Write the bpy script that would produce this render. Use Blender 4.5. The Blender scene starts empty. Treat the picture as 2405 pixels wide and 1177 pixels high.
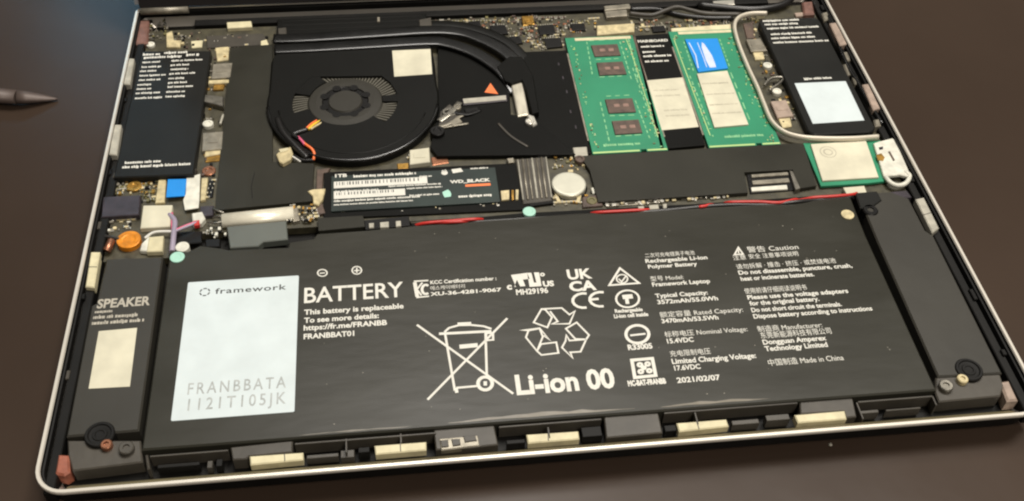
import bpy, math, random
from mathutils import Vector, Matrix
random.seed(7)
sc = bpy.context.scene
C = sc.collection
S = 0.001                                   # everything below is written in millimetres
# ---------------------------------------------------------------- camera
CAM = Vector((107.621, -158.571, 262.579)); F = 2479.657; CX, CY = 1202.5, 588.5
R = Matrix(((0.993404932, -0.110628194, 0.030133751),
            (-0.061434739, -0.735463707, -0.674773228),
            (0.096811224, 0.668471793, -0.737409688)))
cam_d = bpy.data.cameras.new('camera'); cam = bpy.data.objects.new('camera', cam_d); C.objects.link(cam)
rt, dn, fw = R[0], R[1], R[2]
m3 = Matrix((rt, -dn, -fw)).transposed()
cam.matrix_world = Matrix.Translation(CAM * S) @ m3.to_4x4()
cam_d.sensor_width = 36; cam_d.lens = 36 * F / 2405
cam_d.clip_start = 0.01; cam_d.clip_end = 20
sc.camera = cam
# ---------------------------------------------------------------- world, lamps, exposure
w = bpy.data.worlds.new('World'); sc.world = w; w.use_nodes = True
w.node_tree.nodes['Background'].inputs[0].default_value = (1.0, 0.92, 0.84, 1)
w.node_tree.nodes['Background'].inputs[1].default_value = 0.08
def area(name, loc, target, size, power, col, sy=None):
    d = bpy.data.lights.new(name, 'AREA'); d.energy = power; d.color = col; d.size = size * S
    if sy: d.shape = 'RECTANGLE'; d.size_y = sy * S
    o = bpy.data.objects.new(name, d); C.objects.link(o)
    o.location = Vector(loc) * S
    o.rotation_euler = (Vector(target) - Vector(loc)).to_track_quat('-Z', 'Y').to_euler()
    return o
area('ceiling_lamp', (620, 330, 1350), (150, 90, 0), 360, 12.5, (1.0, 0.95, 0.87))
area('overhead_lamp', (170, 640, 1400), (150, 70, 0), 480, 11.5, (1.0, 0.95, 0.88))
area('window_light', (-285, 1150, 600), (-20, 240, 0), 150, 0.62, (0.30, 0.70, 1.0))
area('front_fill', (520, -760, 1250), (200, 0, 0), 500, 11, (1.0, 0.92, 0.82))  # soft fill added to lift the shadow before the front edge
sc.view_settings.view_transform = 'Standard'; sc.view_settings.look = 'None'
sc.view_settings.exposure = 0.14; sc.view_settings.gamma = 1
sc.cycles.filter_width = 2.2
sc.cycles.max_bounces = 6

# ---------------------------------------------------------------- materials
def lin(c):
    return tuple(((v / 255) / 12.92 if v / 255 < 0.04045 else ((v / 255 + 0.055) / 1.055) ** 2.4) for v in c) + (1,)
MATS = {}
def mat(name, rgb, rough=0.5, metal=0.0, var=0.15, scale=60, bump=0.0, bscale=400, rough_var=0.0, spec=0.5, stretch=None, coat=0):
    m = bpy.data.materials.new(name); m.use_nodes = True; nt = m.node_tree; b = nt.nodes['Principled BSDF']
    b.inputs['Roughness'].default_value = rough; b.inputs['Metallic'].default_value = metal
    b.inputs['Specular IOR Level'].default_value = spec
    if coat: b.inputs['Coat Weight'].default_value = coat; b.inputs['Coat Roughness'].default_value = 0.15
    tc = nt.nodes.new('ShaderNodeTexCoord'); mp = nt.nodes.new('ShaderNodeMapping')
    nt.links.new(tc.outputs['Object'], mp.inputs[0])
    if stretch: mp.inputs['Scale'].default_value = stretch
    n = nt.nodes.new('ShaderNodeTexNoise'); n.inputs['Scale'].default_value = scale; n.inputs['Detail'].default_value = 5
    nt.links.new(mp.outputs[0], n.inputs['Vector'])
    r = nt.nodes.new('ShaderNodeValToRGB'); c = lin(rgb)
    r.color_ramp.elements[0].position = 0.3; r.color_ramp.elements[1].position = 0.7
    r.color_ramp.elements[0].color = tuple(v * (1 - var) for v in c[:3]) + (1,)
    r.color_ramp.elements[1].color = tuple(min(1, v * (1 + var)) for v in c[:3]) + (1,)
    nt.links.new(n.outputs[0], r.inputs[0]); nt.links.new(r.outputs[0], b.inputs['Base Color'])
    if rough_var:
        mr = nt.nodes.new('ShaderNodeMapRange'); mr.inputs[3].default_value = rough - rough_var; mr.inputs[4].default_value = rough + rough_var
        nt.links.new(n.outputs[0], mr.inputs[0]); nt.links.new(mr.outputs[0], b.inputs['Roughness'])
    if bump:
        n2 = nt.nodes.new('ShaderNodeTexNoise'); n2.inputs['Scale'].default_value = bscale; n2.inputs['Detail'].default_value = 3
        nt.links.new(mp.outputs[0], n2.inputs['Vector'])
        bp = nt.nodes.new('ShaderNodeBump'); bp.inputs['Strength'].default_value = 1; bp.inputs['Distance'].default_value = bump * S
        nt.links.new(n2.outputs[0], bp.inputs['Height']); nt.links.new(bp.outputs[0], b.inputs['Normal'])
    MATS[name] = m; return m
mat('table', (58, 47, 39), 0.3, var=0.2, scale=5, bump=0.15, bscale=40, rough_var=0.04, spec=0.15)
mat('aluminium', (206, 200, 190), 0.36, 0.75, var=0.05)
mat('bright_rim', (206, 200, 188), 0.34, 0.25, var=0.04)
mat('tray_black', (18, 17, 15), 0.55, var=0.3, scale=90, spec=0.2)
mat('frame_plastic', (66, 62, 55), 0.45, var=0.2, scale=120, bump=0.05, bscale=300, spec=0.4)
mat('battery_film', (45, 44, 37), 0.34, var=0.12, scale=22, bump=0.22, bscale=26, rough_var=0.1, stretch=(1, 2.6, 1), spec=0.28)
mat('film_highlight', (112, 106, 94), 0.3, var=0.2, scale=50, bump=0.15, bscale=150, spec=0.4)  # battery film with its edge highlight put into the base colour
mat('speaker_plastic', (50, 48, 42), 0.45, var=0.12, scale=35, bump=0.15, bscale=60, spec=0.35)
mat('card_black', (28, 28, 26), 0.45, var=0.16, scale=60, bump=0.12, bscale=50, spec=0.18)
mat('mylar', (42, 41, 34), 0.4, var=0.16, scale=36, bump=0.3, bscale=35, rough_var=0.08, spec=0.24)
mat('mylar_dark', (14, 14, 12), 0.4, var=0.15, scale=30, bump=0.25, bscale=40, spec=0.12)
mat('fan_black', (17, 17, 15), 0.4, var=0.12, scale=40, bump=0.08, bscale=80, spec=0.16)
mat('fan_hub', (46, 44, 38), 0.5, var=0.1, scale=60, spec=0.3)
mat('blade_grey', (88, 85, 75), 0.45, var=0.15)
mat('pipe_black', (18, 18, 17), 0.22, 0.0, var=0.3, scale=120, spec=0.7, rough_var=0.06)
mat('bezel', (26, 23, 22), 0.55, var=0.1, scale=30, spec=0.2)
mat('print_white', (210, 208, 198), 0.6, var=0.06, scale=300)
mat('print_dim', (168, 162, 148), 0.6, var=0.1, scale=300)
mat('print_grey', (160, 164, 162), 0.7, var=0.2, scale=500)
mat('print_dark', (62, 64, 62), 0.7, var=0.2, scale=500)
mat('sticker_white', (196, 206, 207), 0.55, var=0.05, scale=120, bump=0.04, bscale=200)
mat('sticker_cream', (200, 195, 172), 0.55, var=0.13, scale=110, bump=0.06, bscale=200)
mat('magnet_cream', (202, 193, 158), 0.55, var=0.14, scale=300)
mat('magnet_grey', (164, 160, 146), 0.55, var=0.2, scale=300)
mat('magnet_pink', (152, 134, 120), 0.55, var=0.22, scale=300)
mat('pcb_green', (36, 128, 92), 0.42, var=0.12, scale=45, rough_var=0.05)
mat('pcb_edge', (176, 204, 132), 0.5, var=0.1)
mat('silk_green', (128, 184, 134), 0.6, var=0.15, scale=300)
mat('pcb_dark', (62, 58, 42), 0.5, var=0.45, scale=260, bump=0.1, bscale=500)
mat('chip_brown', (82, 66, 56), 0.5, var=0.35, scale=350)
mat('chip_mark', (136, 108, 96), 0.6, var=0.2, scale=300)
mat('chip_black', (16, 15, 14), 0.4, var=0.2, spec=0.25)
mat('blue', (10, 132, 214), 0.45, var=0.08)
mat('swirl', (190, 200, 222), 0.5, var=0.1, scale=200)
mat('orange', (228, 118, 62), 0.55, var=0.08)
mat('gold', (176, 136, 66), 0.35, 0.7, var=0.4, scale=420)
mat('copper_orange', (222, 138, 34), 0.4, 0.35, var=0.3, scale=350)
mat('copper', (160, 110, 84), 0.35, 0.8, var=0.15, scale=200)
mat('pink_pad', (112, 80, 70), 0.55, 0.1, var=0.4, scale=260, bump=0.2, bscale=300)
mat('orange_pad', (150, 88, 68), 0.55, 0.1, var=0.35, scale=260, bump=0.2, bscale=300)
mat('cream', (190, 176, 136), 0.5, var=0.3, scale=420)
mat('white_part', (206, 204, 190), 0.5, var=0.18, scale=300)
mat('steel', (140, 136, 126), 0.35, 0.85, var=0.35, scale=350, bump=0.05, bscale=300)
mat('shield', (140, 134, 120), 0.42, 0.5, var=0.3, scale=300, bump=0.12, bscale=150)
mat('tin_bright', (220, 216, 204), 0.3, 0.7, var=0.1, scale=120, bump=0.1, bscale=200)
mat('cell_metal', (196, 194, 178), 0.42, 0.45, var=0.06, scale=200, bump=0.03, bscale=500)
mat('mint', (160, 206, 188), 0.5, var=0.08)
mat('grey_film', (88, 92, 86), 0.4, var=0.1, scale=60, bump=0.1, bscale=60)
mat('foil', (206, 200, 182), 0.3, 0.35, var=0.4, scale=160, bump=0.4, bscale=250, stretch=(1, .35, 1))
mat('violet_dark', (52, 46, 52), 0.4, var=0.4, scale=220)
mat('red_wire', (186, 44, 38), 0.4, var=0.08)
mat('orange_wire', (232, 116, 62), 0.4, var=0.08)
mat('yellow_wire', (222, 186, 58), 0.4, var=0.08)
mat('pink_wire', (214, 96, 128), 0.4, var=0.08)
mat('lilac_wire', (150, 140, 156), 0.4, var=0.08)
mat('black_wire', (30, 29, 28), 0.35, var=0.2)
mat('grey_wire', (48, 45, 42), 0.4, var=0.2)
mat('wire_white', (216, 214, 206), 0.35, var=0.05)
mat('loop_cream', (206, 198, 180), 0.4, 0.2, var=0.06)
mat('olive', (104, 98, 62), 0.45, var=0.3, scale=260)
mat('tool_metal', (84, 72, 66), 0.5, 0.2, var=0.1)
mat('ledge_metal', (122, 112, 84), 0.4, 0.3, var=0.35, scale=45)
mat('sleeve_metal', (226, 220, 200), 0.32, 0.2, var=0.12, scale=160, bump=0.2, bscale=200)
mat('faint_ink', (172, 166, 146), 0.6, var=0.2, scale=200)
mat('lid_metal', (214, 216, 220), 0.28, 0.9, var=0.04)

# ---------------------------------------------------------------- geometry helpers
def P(x, y, z=0.0):                          # a point of the photograph on the plane at height z
    d = R.transposed() @ Vector(((x - CX) / F, (y - CY) / F, 1.0))
    return CAM + d * ((z - CAM.z) / d.z)
def px(pts, z): return [P(x, y, z).xy for x, y in pts]
def rr(x0, y0, x1, y1, r=0.0, n=5):
    if r <= 0: return [Vector((x0, y0)), Vector((x1, y0)), Vector((x1, y1)), Vector((x0, y1))]
    out = []
    for cx, cy, a in ((x1 - r, y0 + r, -90), (x1 - r, y1 - r, 0), (x0 + r, y1 - r, 90), (x0 + r, y0 + r, 180)):
        for i in range(n + 1):
            t = math.radians(a + 90 * i / n); out.append(Vector((cx + r * math.cos(t), cy + r * math.sin(t))))
    return out
def circ(cx, cy, r, n=28, ry=None):
    ry = ry or r
    return [Vector((cx + r * math.cos(2 * math.pi * i / n), cy + ry * math.sin(2 * math.pi * i / n))) for i in range(n)]
def ccw(p):
    a = sum(p[i].x * p[(i + 1) % len(p)].y - p[(i + 1) % len(p)].x * p[i].y for i in range(len(p)))
    return p if a > 0 else p[::-1]
def inset(p, d):
    out = []; n = len(p)
    for i in range(n):
        a, b, c = p[i - 1], p[i], p[(i + 1) % n]
        e1 = (b - a); e2 = (c - b)
        if e1.length < 1e-9 or e2.length < 1e-9: out.append(b.copy()); continue
        e1.normalize(); e2.normalize()
        n1 = Vector((-e1.y, e1.x)); n2 = Vector((-e2.y, e2.x)); m = n1 + n2
        if m.length < 1e-6: out.append(b + n1 * d); continue
        m.normalize(); k = max(0.35, m.dot(n1)); out.append(b + m * (d / k))
    return out
class MB:
    def __init__(s): s.v = []; s.f = []; s.m = []; s.mats = []; s.sm = []
    def mi(s, name):
        if name not in s.mats: s.mats.append(name)
        return s.mats.index(name)
    def face(s, idx, mi, smooth=False): s.f.append(tuple(idx)); s.m.append(mi); s.sm.append(smooth)
    def rings(s, rings, m, cap0=True, cap1=True, closed=True, smooth=False, mats=None):
        base = []; mi = s.mi(m)
        for r in rings:
            base.append(len(s.v)); s.v += [tuple(q) for q in r]
        n = len(rings[0])
        for k in range(len(rings) - 1):
            mk = s.mi(mats[k]) if mats else mi
            for i in range(n if closed else n - 1):
                j = (i + 1) % n
                s.face((base[k] + i, base[k] + j, base[k + 1] + j, base[k + 1] + i), mk, smooth)
        if cap0: s.face([base[0] + i for i in range(n)][::-1], s.mi(mats[0]) if mats else mi)
        if cap1: s.face([base[-1] + i for i in range(n)], s.mi(mats[-1]) if mats else mi)
        return s
    def prism(s, poly, z0, z1, m, ch=0.0):
        p = ccw(list(poly))
        rs = [[(q.x, q.y, z0) for q in p]]
        if ch > 0:
            q2 = inset(p, ch)
            rs += [[(q.x, q.y, z1 - ch) for q in p], [(q.x, q.y, z1) for q in q2]]
        else: rs += [[(q.x, q.y, z1) for q in p]]
        return s.rings(rs, m)
    def ring(s, po, pi, z0, z1, m):           # a flat ring between two outlines with the same number of points
        po, pi = ccw(po), ccw(pi)
        f = lambda p, z: [(q.x, q.y, z) for q in p]
        return s.rings([f(pi, z0), f(po, z0), f(po, z1), f(pi, z1), f(pi, z0)], m, False, False)
    def lathe(s, cx, cy, prof, m, n=28, smooth=False, mats=None):
        return s.rings([[(cx + r * math.cos(2 * math.pi * i / n), cy + r * math.sin(2 * math.pi * i / n), z) for i in range(n)] for r, z in prof], m, smooth=smooth, mats=mats)
    def tube(s, pts, r, m, n=8, rz=None, smooth=True, up=Vector((0, 0, 1)), sq=1.0):
        pts = [Vector(p) for p in pts]; rz = rz or r; rings = []
        for i, p in enumerate(pts):
            t = (pts[min(i + 1, len(pts) - 1)] - pts[max(i - 1, 0)]).normalized()
            sd = t.cross(up); sd = sd.normalized() if sd.length > 1e-5 else Vector((1, 0, 0)); u = sd.cross(t)
            rr_ = r[i] if isinstance(r, (list, tuple)) else r
            rz_ = rz[i] if isinstance(rz, (list, tuple)) else rz
            q = lambda v: math.copysign(abs(v) ** sq, v)
            rings.append([p + sd * (rr_ * q(math.cos(2 * math.pi * k / n))) + u * (rz_ * q(math.sin(2 * math.pi * k / n))) for k in range(n)])
        return s.rings([r2[::-1] for r2 in rings], m, smooth=smooth)
    def ribbon(s, pts, wd, z, m, closed=False, h=0.0):   # a flat stroke along 2-D points
        pts = [Vector(p) for p in pts]; n = len(pts); L = []; Rr = []
        for i in range(n):
            if closed: a, c = pts[i - 1], pts[(i + 1) % n]
            else: a, c = pts[max(i - 1, 0)], pts[min(i + 1, n - 1)]
            b = pts[i]; e1 = b - a; e2 = c - b
            if e1.length < 1e-9: e1 = e2
            if e2.length < 1e-9: e2 = e1
            e1 = e1.normalized(); e2 = e2.normalized()
            n1 = Vector((-e1.y, e1.x)); n2 = Vector((-e2.y, e2.x)); mm = n1 + n2
            mm = mm.normalized() if mm.length > 1e-6 else n1
            k = max(0.5, mm.dot(n1)); o = mm * (wd / 2 / k); L.append(b + o); Rr.append(b - o)
        mi = s.mi(m); b0 = len(s.v)
        for a, b in zip(L, Rr): s.v += [(a.x, a.y, z), (b.x, b.y, z)]
        for i in range(n if closed else n - 1):
            j = (i + 1) % n; s.face((b0 + 2 * i + 1, b0 + 2 * j + 1, b0 + 2 * j, b0 + 2 * i), mi)
        return s
    def flat(s, poly, z, m):
        p = ccw(list(poly)); b0 = len(s.v); s.v += [(q.x, q.y, z) for q in p]
        s.face([b0 + i for i in range(len(p))], s.mi(m)); return s
    def obj(s, name, parent=None, label=None, stuff=False, org=None):
        o0 = Vector(org) if org is not None else (Vector(root_of(parent)['_o']) if parent is not None else Vector((0, 0, 0)))
        me = bpy.data.meshes.new(name)
        me.from_pydata([((x - o0.x) * S, (y - o0.y) * S, (z - o0.z) * S) for x, y, z in s.v], [], s.f)
        for n in s.mats: me.materials.append(MATS[n])
        me.polygons.foreach_set('material_index', s.m); me.polygons.foreach_set('use_smooth', s.sm); me.update()
        o = bpy.data.objects.new(name, me); C.objects.link(o)
        if parent is not None: o.parent = parent
        if label: o['label'] = label
        if stuff: o['kind'] = 'stuff'
        if org is not None: o.location = o0 * S; o['_o'] = list(o0)
        return o
def root_of(o):
    while o.parent is not None: o = o.parent
    return o
def thing(name, label, cat, loc, group=None):
    o = bpy.data.objects.new(name, None); C.objects.link(o); o.empty_display_size = 0.01
    o.location = Vector(loc) * S; o['_o'] = list(loc); o['label'] = label; o['category'] = cat
    if group: o['group'] = group
    return o
def tag(o, label, cat, group=None):
    o['label'] = label; o['category'] = cat
    if group: o['group'] = group
    return o
def smooth_path(pts, k=6):                    # Catmull-Rom through the points
    pts = [Vector(p) for p in pts]; out = []
    for i in range(len(pts) - 1):
        p0, p1, p2, p3 = pts[max(i - 1, 0)], pts[i], pts[i + 1], pts[min(i + 2, len(pts) - 1)]
        for j in range(k):
            t = j / k
            out.append(0.5 * ((2 * p1) + (p2 - p0) * t + (2 * p0 - 5 * p1 + 4 * p2 - p3) * t * t + (3 * p1 - p0 - 3 * p2 + p3) * t ** 3))
    out.append(pts[-1]); return out
def pxz(pts, k=6):                            # [(px, py, z)] -> smooth 3-D path
    return smooth_path([P(x, y, z) for x, y, z in pts], k)
# ---- lettering: the built-in font turned into a mesh
_cache = {}
def glyphs(s, bold, spacing=1.0):
    key = (s, bold, spacing)
    if key in _cache: return _cache[key]
    cu = bpy.data.curves.new('t', 'FONT'); cu.body = s; cu.size = 1; cu.offset = bold; cu.resolution_u = 3; cu.space_character = spacing
    ob = bpy.data.objects.new('t', cu); C.objects.link(ob)
    bpy.context.view_layer.update()
    me = bpy.data.meshes.new_from_object(ob.evaluated_get(bpy.context.evaluated_depsgraph_get()))
    v = [tuple(q.co) for q in me.vertices]; f = [tuple(p.vertices) for p in me.polygons]
    bpy.data.objects.remove(ob); bpy.data.curves.remove(cu); bpy.data.meshes.remove(me)
    _cache[key] = (v, f); return v, f
def put_text(mb, s, L, Rt, h, z, m, bold=0.012, spacing=1.0):   # L, Rt: baseline ends in the photograph, h: capital height in mm
    if any(ord(ch) > 0x2fff for ch in s): bold = min(bold, 0.0)
    v, f = glyphs(s, bold, spacing)
    a = P(L[0], L[1], z); b = P(Rt[0], Rt[1], z); y0 = (a.y + b.y) / 2
    x0 = min(q[0] for q in v); x1 = max(q[0] for q in v); kx = (b.x - a.x) / (x1 - x0); ky = h / 0.70
    b0 = len(mb.v); mi = mb.mi(m)
    mb.v += [(a.x + (q[0] - x0) * kx, y0 + q[1] * ky, z) for q in v]
    for t in f: mb.face([b0 + i for i in t], mi)
def micro(mb, L, Rt, h, z, m, seed=0):        # small print too fine to read: words made of short strokes
    rnd = random.Random(seed * 131 + int(L[0] * 7 + L[1]))
    a = P(L[0], L[1], z); b = P(Rt[0], Rt[1], z); y = (a.y + b.y) / 2; x = a.x; mi = None
    while x < b.x - 0.3:
        n = rnd.randint(3, 9)
        for _ in range(n):
            wl = h * rnd.choice((0.34, 0.44, 0.5, 0.6, 0.22))
            if x + wl > b.x: break
            hh = h * rnd.choice((0.62, 0.66, 0.7, 0.96))
            y0 = y - (h * .18 if rnd.random() < .1 else 0)
            if hh > h * .9 and wl > h * .3:
                mb.flat(rr(x, y0, x + wl * .4, y + hh), z, m); mb.flat(rr(x + wl * .4, y0, x + wl, y + h * .64), z, m)
            else: mb.flat(rr(x, y0, x + wl, y + hh), z, m)
            x += wl + h * 0.09
        x += h * 0.3

# ================================================================ the table
mb = MB(); mb.flat(rr(-1800, -1500, 2100, 2300), -11.6, 'table'); t = mb.obj('table'); t['kind'] = 'structure'

# ================================================================ the laptop body
lap = thing('laptop', 'opened silver laptop lying on the dark table with its keyboard cover taken off', 'laptop', (148, 114, -11.4))
W, D = 296.6, 229.0
def rect_ring(ins, z):
    r = max(0.6, 9.0 - ins); n = 8
    pts = []
    x0, y0, x1, y1 = ins, ins, W - ins, D - ins * 0.3
    for cx, cy, a, q in ((x1 - r, y0 + r, -90, r), (x1 - 2, y1 - 2, 0, 2), (x0 + 2, y1 - 2, 90, 2), (x0 + r, y0 + r, 180, r)):
        for i in range(n + 1):
            tt = math.radians(a + 90 * i / n); pts.append((cx + q * math.cos(tt), cy + q * math.sin(tt), z))
    return pts
mb = MB()
prof = [(13, -10.6), (9, -10.2), (5.5, -8.9), (2.6, -5.0), (0.6, -2.0), (0.0, -1.1), (0.25, 0.0), (1.1, 0.0), (1.35, -0.5), (1.55, -1.5), (2.0, -1.7), (2.2, -8.6)]
ms = ['aluminium'] * 4 + ['bright_rim'] * 4 + ['tray_black'] * 4
mb.rings([rect_ring(i, z) for i, z in prof], 'aluminium', mats=ms)
mb.sm = [len(f) == 4 and k < 6 * 36 for k, f in enumerate(mb.f)]
base = mb.obj('base_case', lap)
MB().prism(rr(2.3, 2.4, 5.2, 226), -8.4, -3.4, 'tray_black', .3).obj('inner_liner', lap)
mb = MB()
mb.prism(rr(291.4, 2.4, 294.3, 226), -8.4, -3.4, 'tray_black', .3)
mb.obj('inner_liner', lap)
for x0, x1, ys in ((1.9, 3.0, (41, 72, 104, 131, 172)), (293.2, 294.6, (24, 47, 104, 146, 178, 212))):
    for y in ys:
        MB().prism(rr(x0, y, x1, y + random.uniform(2, 6)), -8.4, random.uniform(-3, -1.9), random.choice(('tray_black', 'chip_black', 'frame_plastic')), .2).obj('side_clip', lap)
# front ledge: raised plastic sections between dark recesses
zf = -3.2
secs = [[(340, 1068), (345, 1102), (352, 1101), (347, 1067)],
        [(541, 1050), (688, 1034), (686, 1062), (584, 1072), (578, 1078), (546, 1080)],
        [(1018, 1008), (1160, 996), (1170, 1044), (1100, 1052), (1024, 1056)],
        [(1418, 974), (1545, 965), (1556, 1016), (1424, 1028)],
        [(1878, 940), (2002, 932), (2012, 978), (1986, 981), (1982, 966), (1880, 972)]]
for q in secs:
    MB().prism(px(q, zf), -8.2, zf, 'frame_plastic', .35).obj('frame_section', lap)
mb = MB()                                     # sloping inner ledge along the front rim
mb.rings([[(9, 1.55, -1.4), (287, 1.55, -1.4)], [(9, 3.0, -2.2), (287, 3.0, -2.2)], [(9, 4.4, -3.9), (287, 4.4, -3.9)], [(9, 5.0, -8.4), (287, 5.0, -8.4)]][::-1], 'ledge_metal', False, False, closed=False)
mb.obj('front_ledge', lap)
for (xa, ya), (xb, yb) in (((692, 1045), (1024, 1014)), ((352, 1072), (536, 1057)), ((1172, 1004), (1412, 983)), ((1560, 972), (1872, 944)), ((2015, 944), (2190, 930))):
    a = P(xa, ya, -3); b = P(xb, yb, -3)
    MB().prism(rr(a.x, (a.y + b.y) / 2 - .35, b.x, (a.y + b.y) / 2 + .2), -8, -2.9, 'frame_plastic', .12).obj('frame_lip', lap)
for q, in (([(592, 20)],),): pass
mb = MB()                                     # thin upright struts in the recesses
for xx, y0, y1 in ((813, 1030, 1062), (941, 1018, 1040), (1287, 1003, 1030), (1632, 968, 998), (2190, 930, 952), (2012, 945, 985)):
    a = P(xx, y0, -3); b = P(xx + 3, y1, -3); MB().prism(rr(a.x - .25, b.y, a.x + .25, a.y), -8, -3.0, 'frame_plastic', .08).obj('frame_strut', lap)
mb = MB()                                     # small clips and lugs behind the front rim
for x0, y0, x1, y1 in ((486, 1082, 500, 1100), (508, 1080, 524, 1098), (720, 1064, 795, 1078), (800, 1056, 832, 1076), (842, 1052, 868, 1066), (1190, 1034, 1232, 1046), (1368, 1004, 1410, 1030), (1562, 1000, 1586, 1016), (1720, 985, 1780, 1000), (1800, 975, 1850, 992), (2020, 965, 2060, 975), (2080, 958, 2160, 968), (370, 1086, 470, 1102)):
    a = P(x0, y1, -5); b = P(x1, y0, -5); MB().prism(rr(a.x, a.y, b.x, b.y), -8, -5 + random.uniform(0, 1), random.choice(('frame_plastic', 'tray_black', 'frame_plastic')), .15).obj('clip', lap)
a = P(1033, 1050, -4)
mb = MB()                                     # whitish clip at the front centre
mb.prism(px([(1030, 1028), (1122, 1020), (1128, 1045), (1036, 1056)], -2.6), -5, -3.0, 'shield', .3)
for q in ([(1034, 1034), (1052, 1032), (1054, 1048), (1038, 1050)], [(1060, 1031), (1080, 1030), (1082, 1044), (1064, 1047)], [(1088, 1024), (1116, 1022), (1120, 1034), (1092, 1038)]):
    mb.prism(px(q, -2.6), -3.4, -2.6, 'frame_plastic', .15)
mb.obj('latch_clip', lap)
def magnet(q, m, seam=None, z=-3.0):
    b = MB().prism(px(q, z), z - 3, z, m, .35); o = b.obj('magnet', lap); o['label'] = {'magnet_cream': 'cream block magnet by the front rim', 'magnet_grey': 'grey block magnet by the left rim', 'magnet_pink': 'pinkish block magnet by the right rim'}[m]
    if seam is not None:
        (x0, y0), (x1, y1) = seam; p0, p1 = P(x0, y0, z), P(x1, y1, z)
        MB().ribbon([p0.xy, p1.xy], .3, z + .03, 'frame_plastic').obj('magnet_seam', o)
magnet([(586, 1071), (712, 1062), (712, 1080), (588, 1092)], 'magnet_cream', ((668, 1066), (669, 1083)))
magnet([(879, 1046), (1001, 1037), (1001, 1057), (882, 1067)], 'magnet_cream', ((940, 1041), (941, 1060)))
magnet([(1236, 1020), (1358, 1012), (1361, 1031), (1240, 1041)], 'magnet_cream', ((1287, 1018), (1288, 1035)))
magnet([(1589, 993), (1706, 984), (1712, 1001), (1595, 1014)], 'magnet_cream', ((1636, 990), (1642, 1008)))
magnet([(1866, 974), (1984, 964), (1989, 984), (1874, 993)], 'magnet_cream')
magnet([(299, 136), (315, 137), (305, 198), (288, 197)], 'magnet_grey', z=-0.9)
magnet([(266, 292), (285, 292), (274, 364), (255, 362)], 'magnet_grey', z=-0.9)
magnet([(213, 591), (235, 591), (221, 675), (200, 673)], 'magnet_cream', z=-1.6, seam=((208, 627), (228, 627)))
magnet([(1948, 54), (1965, 52), (1990, 103), (1973, 107)], 'magnet_pink', z=-0.9)
magnet([(2025, 198), (2040, 196), (2068, 254), (2051, 258)], 'magnet_pink', z=-0.9)
magnet([(2150, 467), (2170, 463), (2206, 535), (2190, 547)], 'magnet_grey', z=-1.2, seam=((2168, 505), (2186, 500)))
for q, m in (([(318, 48), (350, 46), (347, 100), (316, 104)], 'pink_pad'), ([(136, 1066), (162, 1068), (164, 1108), (150, 1117), (128, 1112)], 'orange_pad'),
             ([(2348, 896), (2370, 893), (2392, 940), (2366, 942)], 'magnet_pink'), ([(1884, 4), (1908, 2), (1914, 32), (1888, 34)], 'pink_pad')):
    MB().prism(px(q, -3), -8, -3, m, .6).obj('corner_pad', lap)
# lid
lid = MB(); ang = math.radians(24); uy, uz = math.sin(ang), math.cos(ang)
def lidp(x, u, d): return (x, 227.2 + u * uy + d * uz, 3.0 + u * uz - d * uy)
def lidbox(b, x0, x1, u0, u1, d0, d1, m):
    c = [lidp(x, u, d) for d in (d0, d1) for x, u in ((x0, u0), (x1, u0), (x1, u1), (x0, u1))]
    b0 = len(b.v); b.v += c; mi = b.mi(m)
    for f in ((0, 1, 2, 3), (7, 6, 5, 4), (0, 4, 5, 1), (1, 5, 6, 2), (2, 6, 7, 3), (3, 7, 4, 0)): b.face([b0 + i for i in f], mi)
lidbox(lid, 0.3, W - .3, 0, 205, 1.2, 4.5, 'lid_metal'); lido = lid.obj('lid', lap)
b = MB(); lidbox(b, 2.2, W - 2.2, -1.2, 203, 0.2, 1.15, 'bezel'); b.obj('screen_bezel', lido)
b = MB(); lidbox(b, 12, W - 12, 16, 200, 0.05, 0.18, 'chip_black'); b.obj('screen', lido)
mb = MB(); mb.tube([(2.5, 226.6, .2), (22, 226.6, .2)], 1.5, 'shield', 12); mb.obj('hinge', lap)
mb = MB(); mb.tube([(274, 226.6, .2), (294, 226.6, .2)], 1.5, 'shield', 12); mb.obj('hinge', lap)
mb = MB(); mb.prism(rr(24, 221, 272, 224.8), -8, -3.5, 'tray_black', .5); mb.prism(rr(60, 216.5, 120, 219.5), -8, -4.5, 'fan_black', .4); mb.obj('rear_rail', lap)

# ================================================================ mainboard
brd = thing('mainboard', 'dark laptop mainboard crowded with small parts behind the battery', 'circuit board', (150, 160, -8.5))
ZB = -5.2
MB().prism([Vector(q) for q in ((5.5, 90.5), (27, 90.5), (27, 101), (296.6 - 5.5, 101), (291, 220), (5.5, 220))], -8.3, ZB, 'pcb_dark').obj('board_plate', brd)
def comp(name, q, z0, z1, m, ch=.15, parent=None, label=None):
    return MB().prism(px(q, z1), z0, z1, m, ch).obj(name, parent or brd, label)
# black insulating sheets
sheets = [([(541, 112), (640, 104), (640, 380), (738, 384), (733, 472), (505, 494), (520, 330)], 'mylar', -3.6),
          ([(1228, 122), (1330, 118), (1388, 360), (1262, 368), (1240, 250)], 'mylar_dark', -3.9),
          ([(1362, 366), (1872, 336), (1888, 338), (1918, 436), (1868, 444), (1862, 398), (1748, 404), (1757, 452), (1405, 474), (1385, 400)], 'mylar', -3.4),
          ([(745, 512), (852, 506), (860, 532), (748, 542)], 'mylar', -3.4)]
for q, m, z in sheets: MB().prism(px(q, z), ZB, z, m, .12).obj('insulating_sheet', brd)
MB().ribbon(px([(593, 466), (590, 438), (598, 405)], -3.5), .25, -3.52, 'tray_black').obj('sheet_seam', brd)
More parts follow.
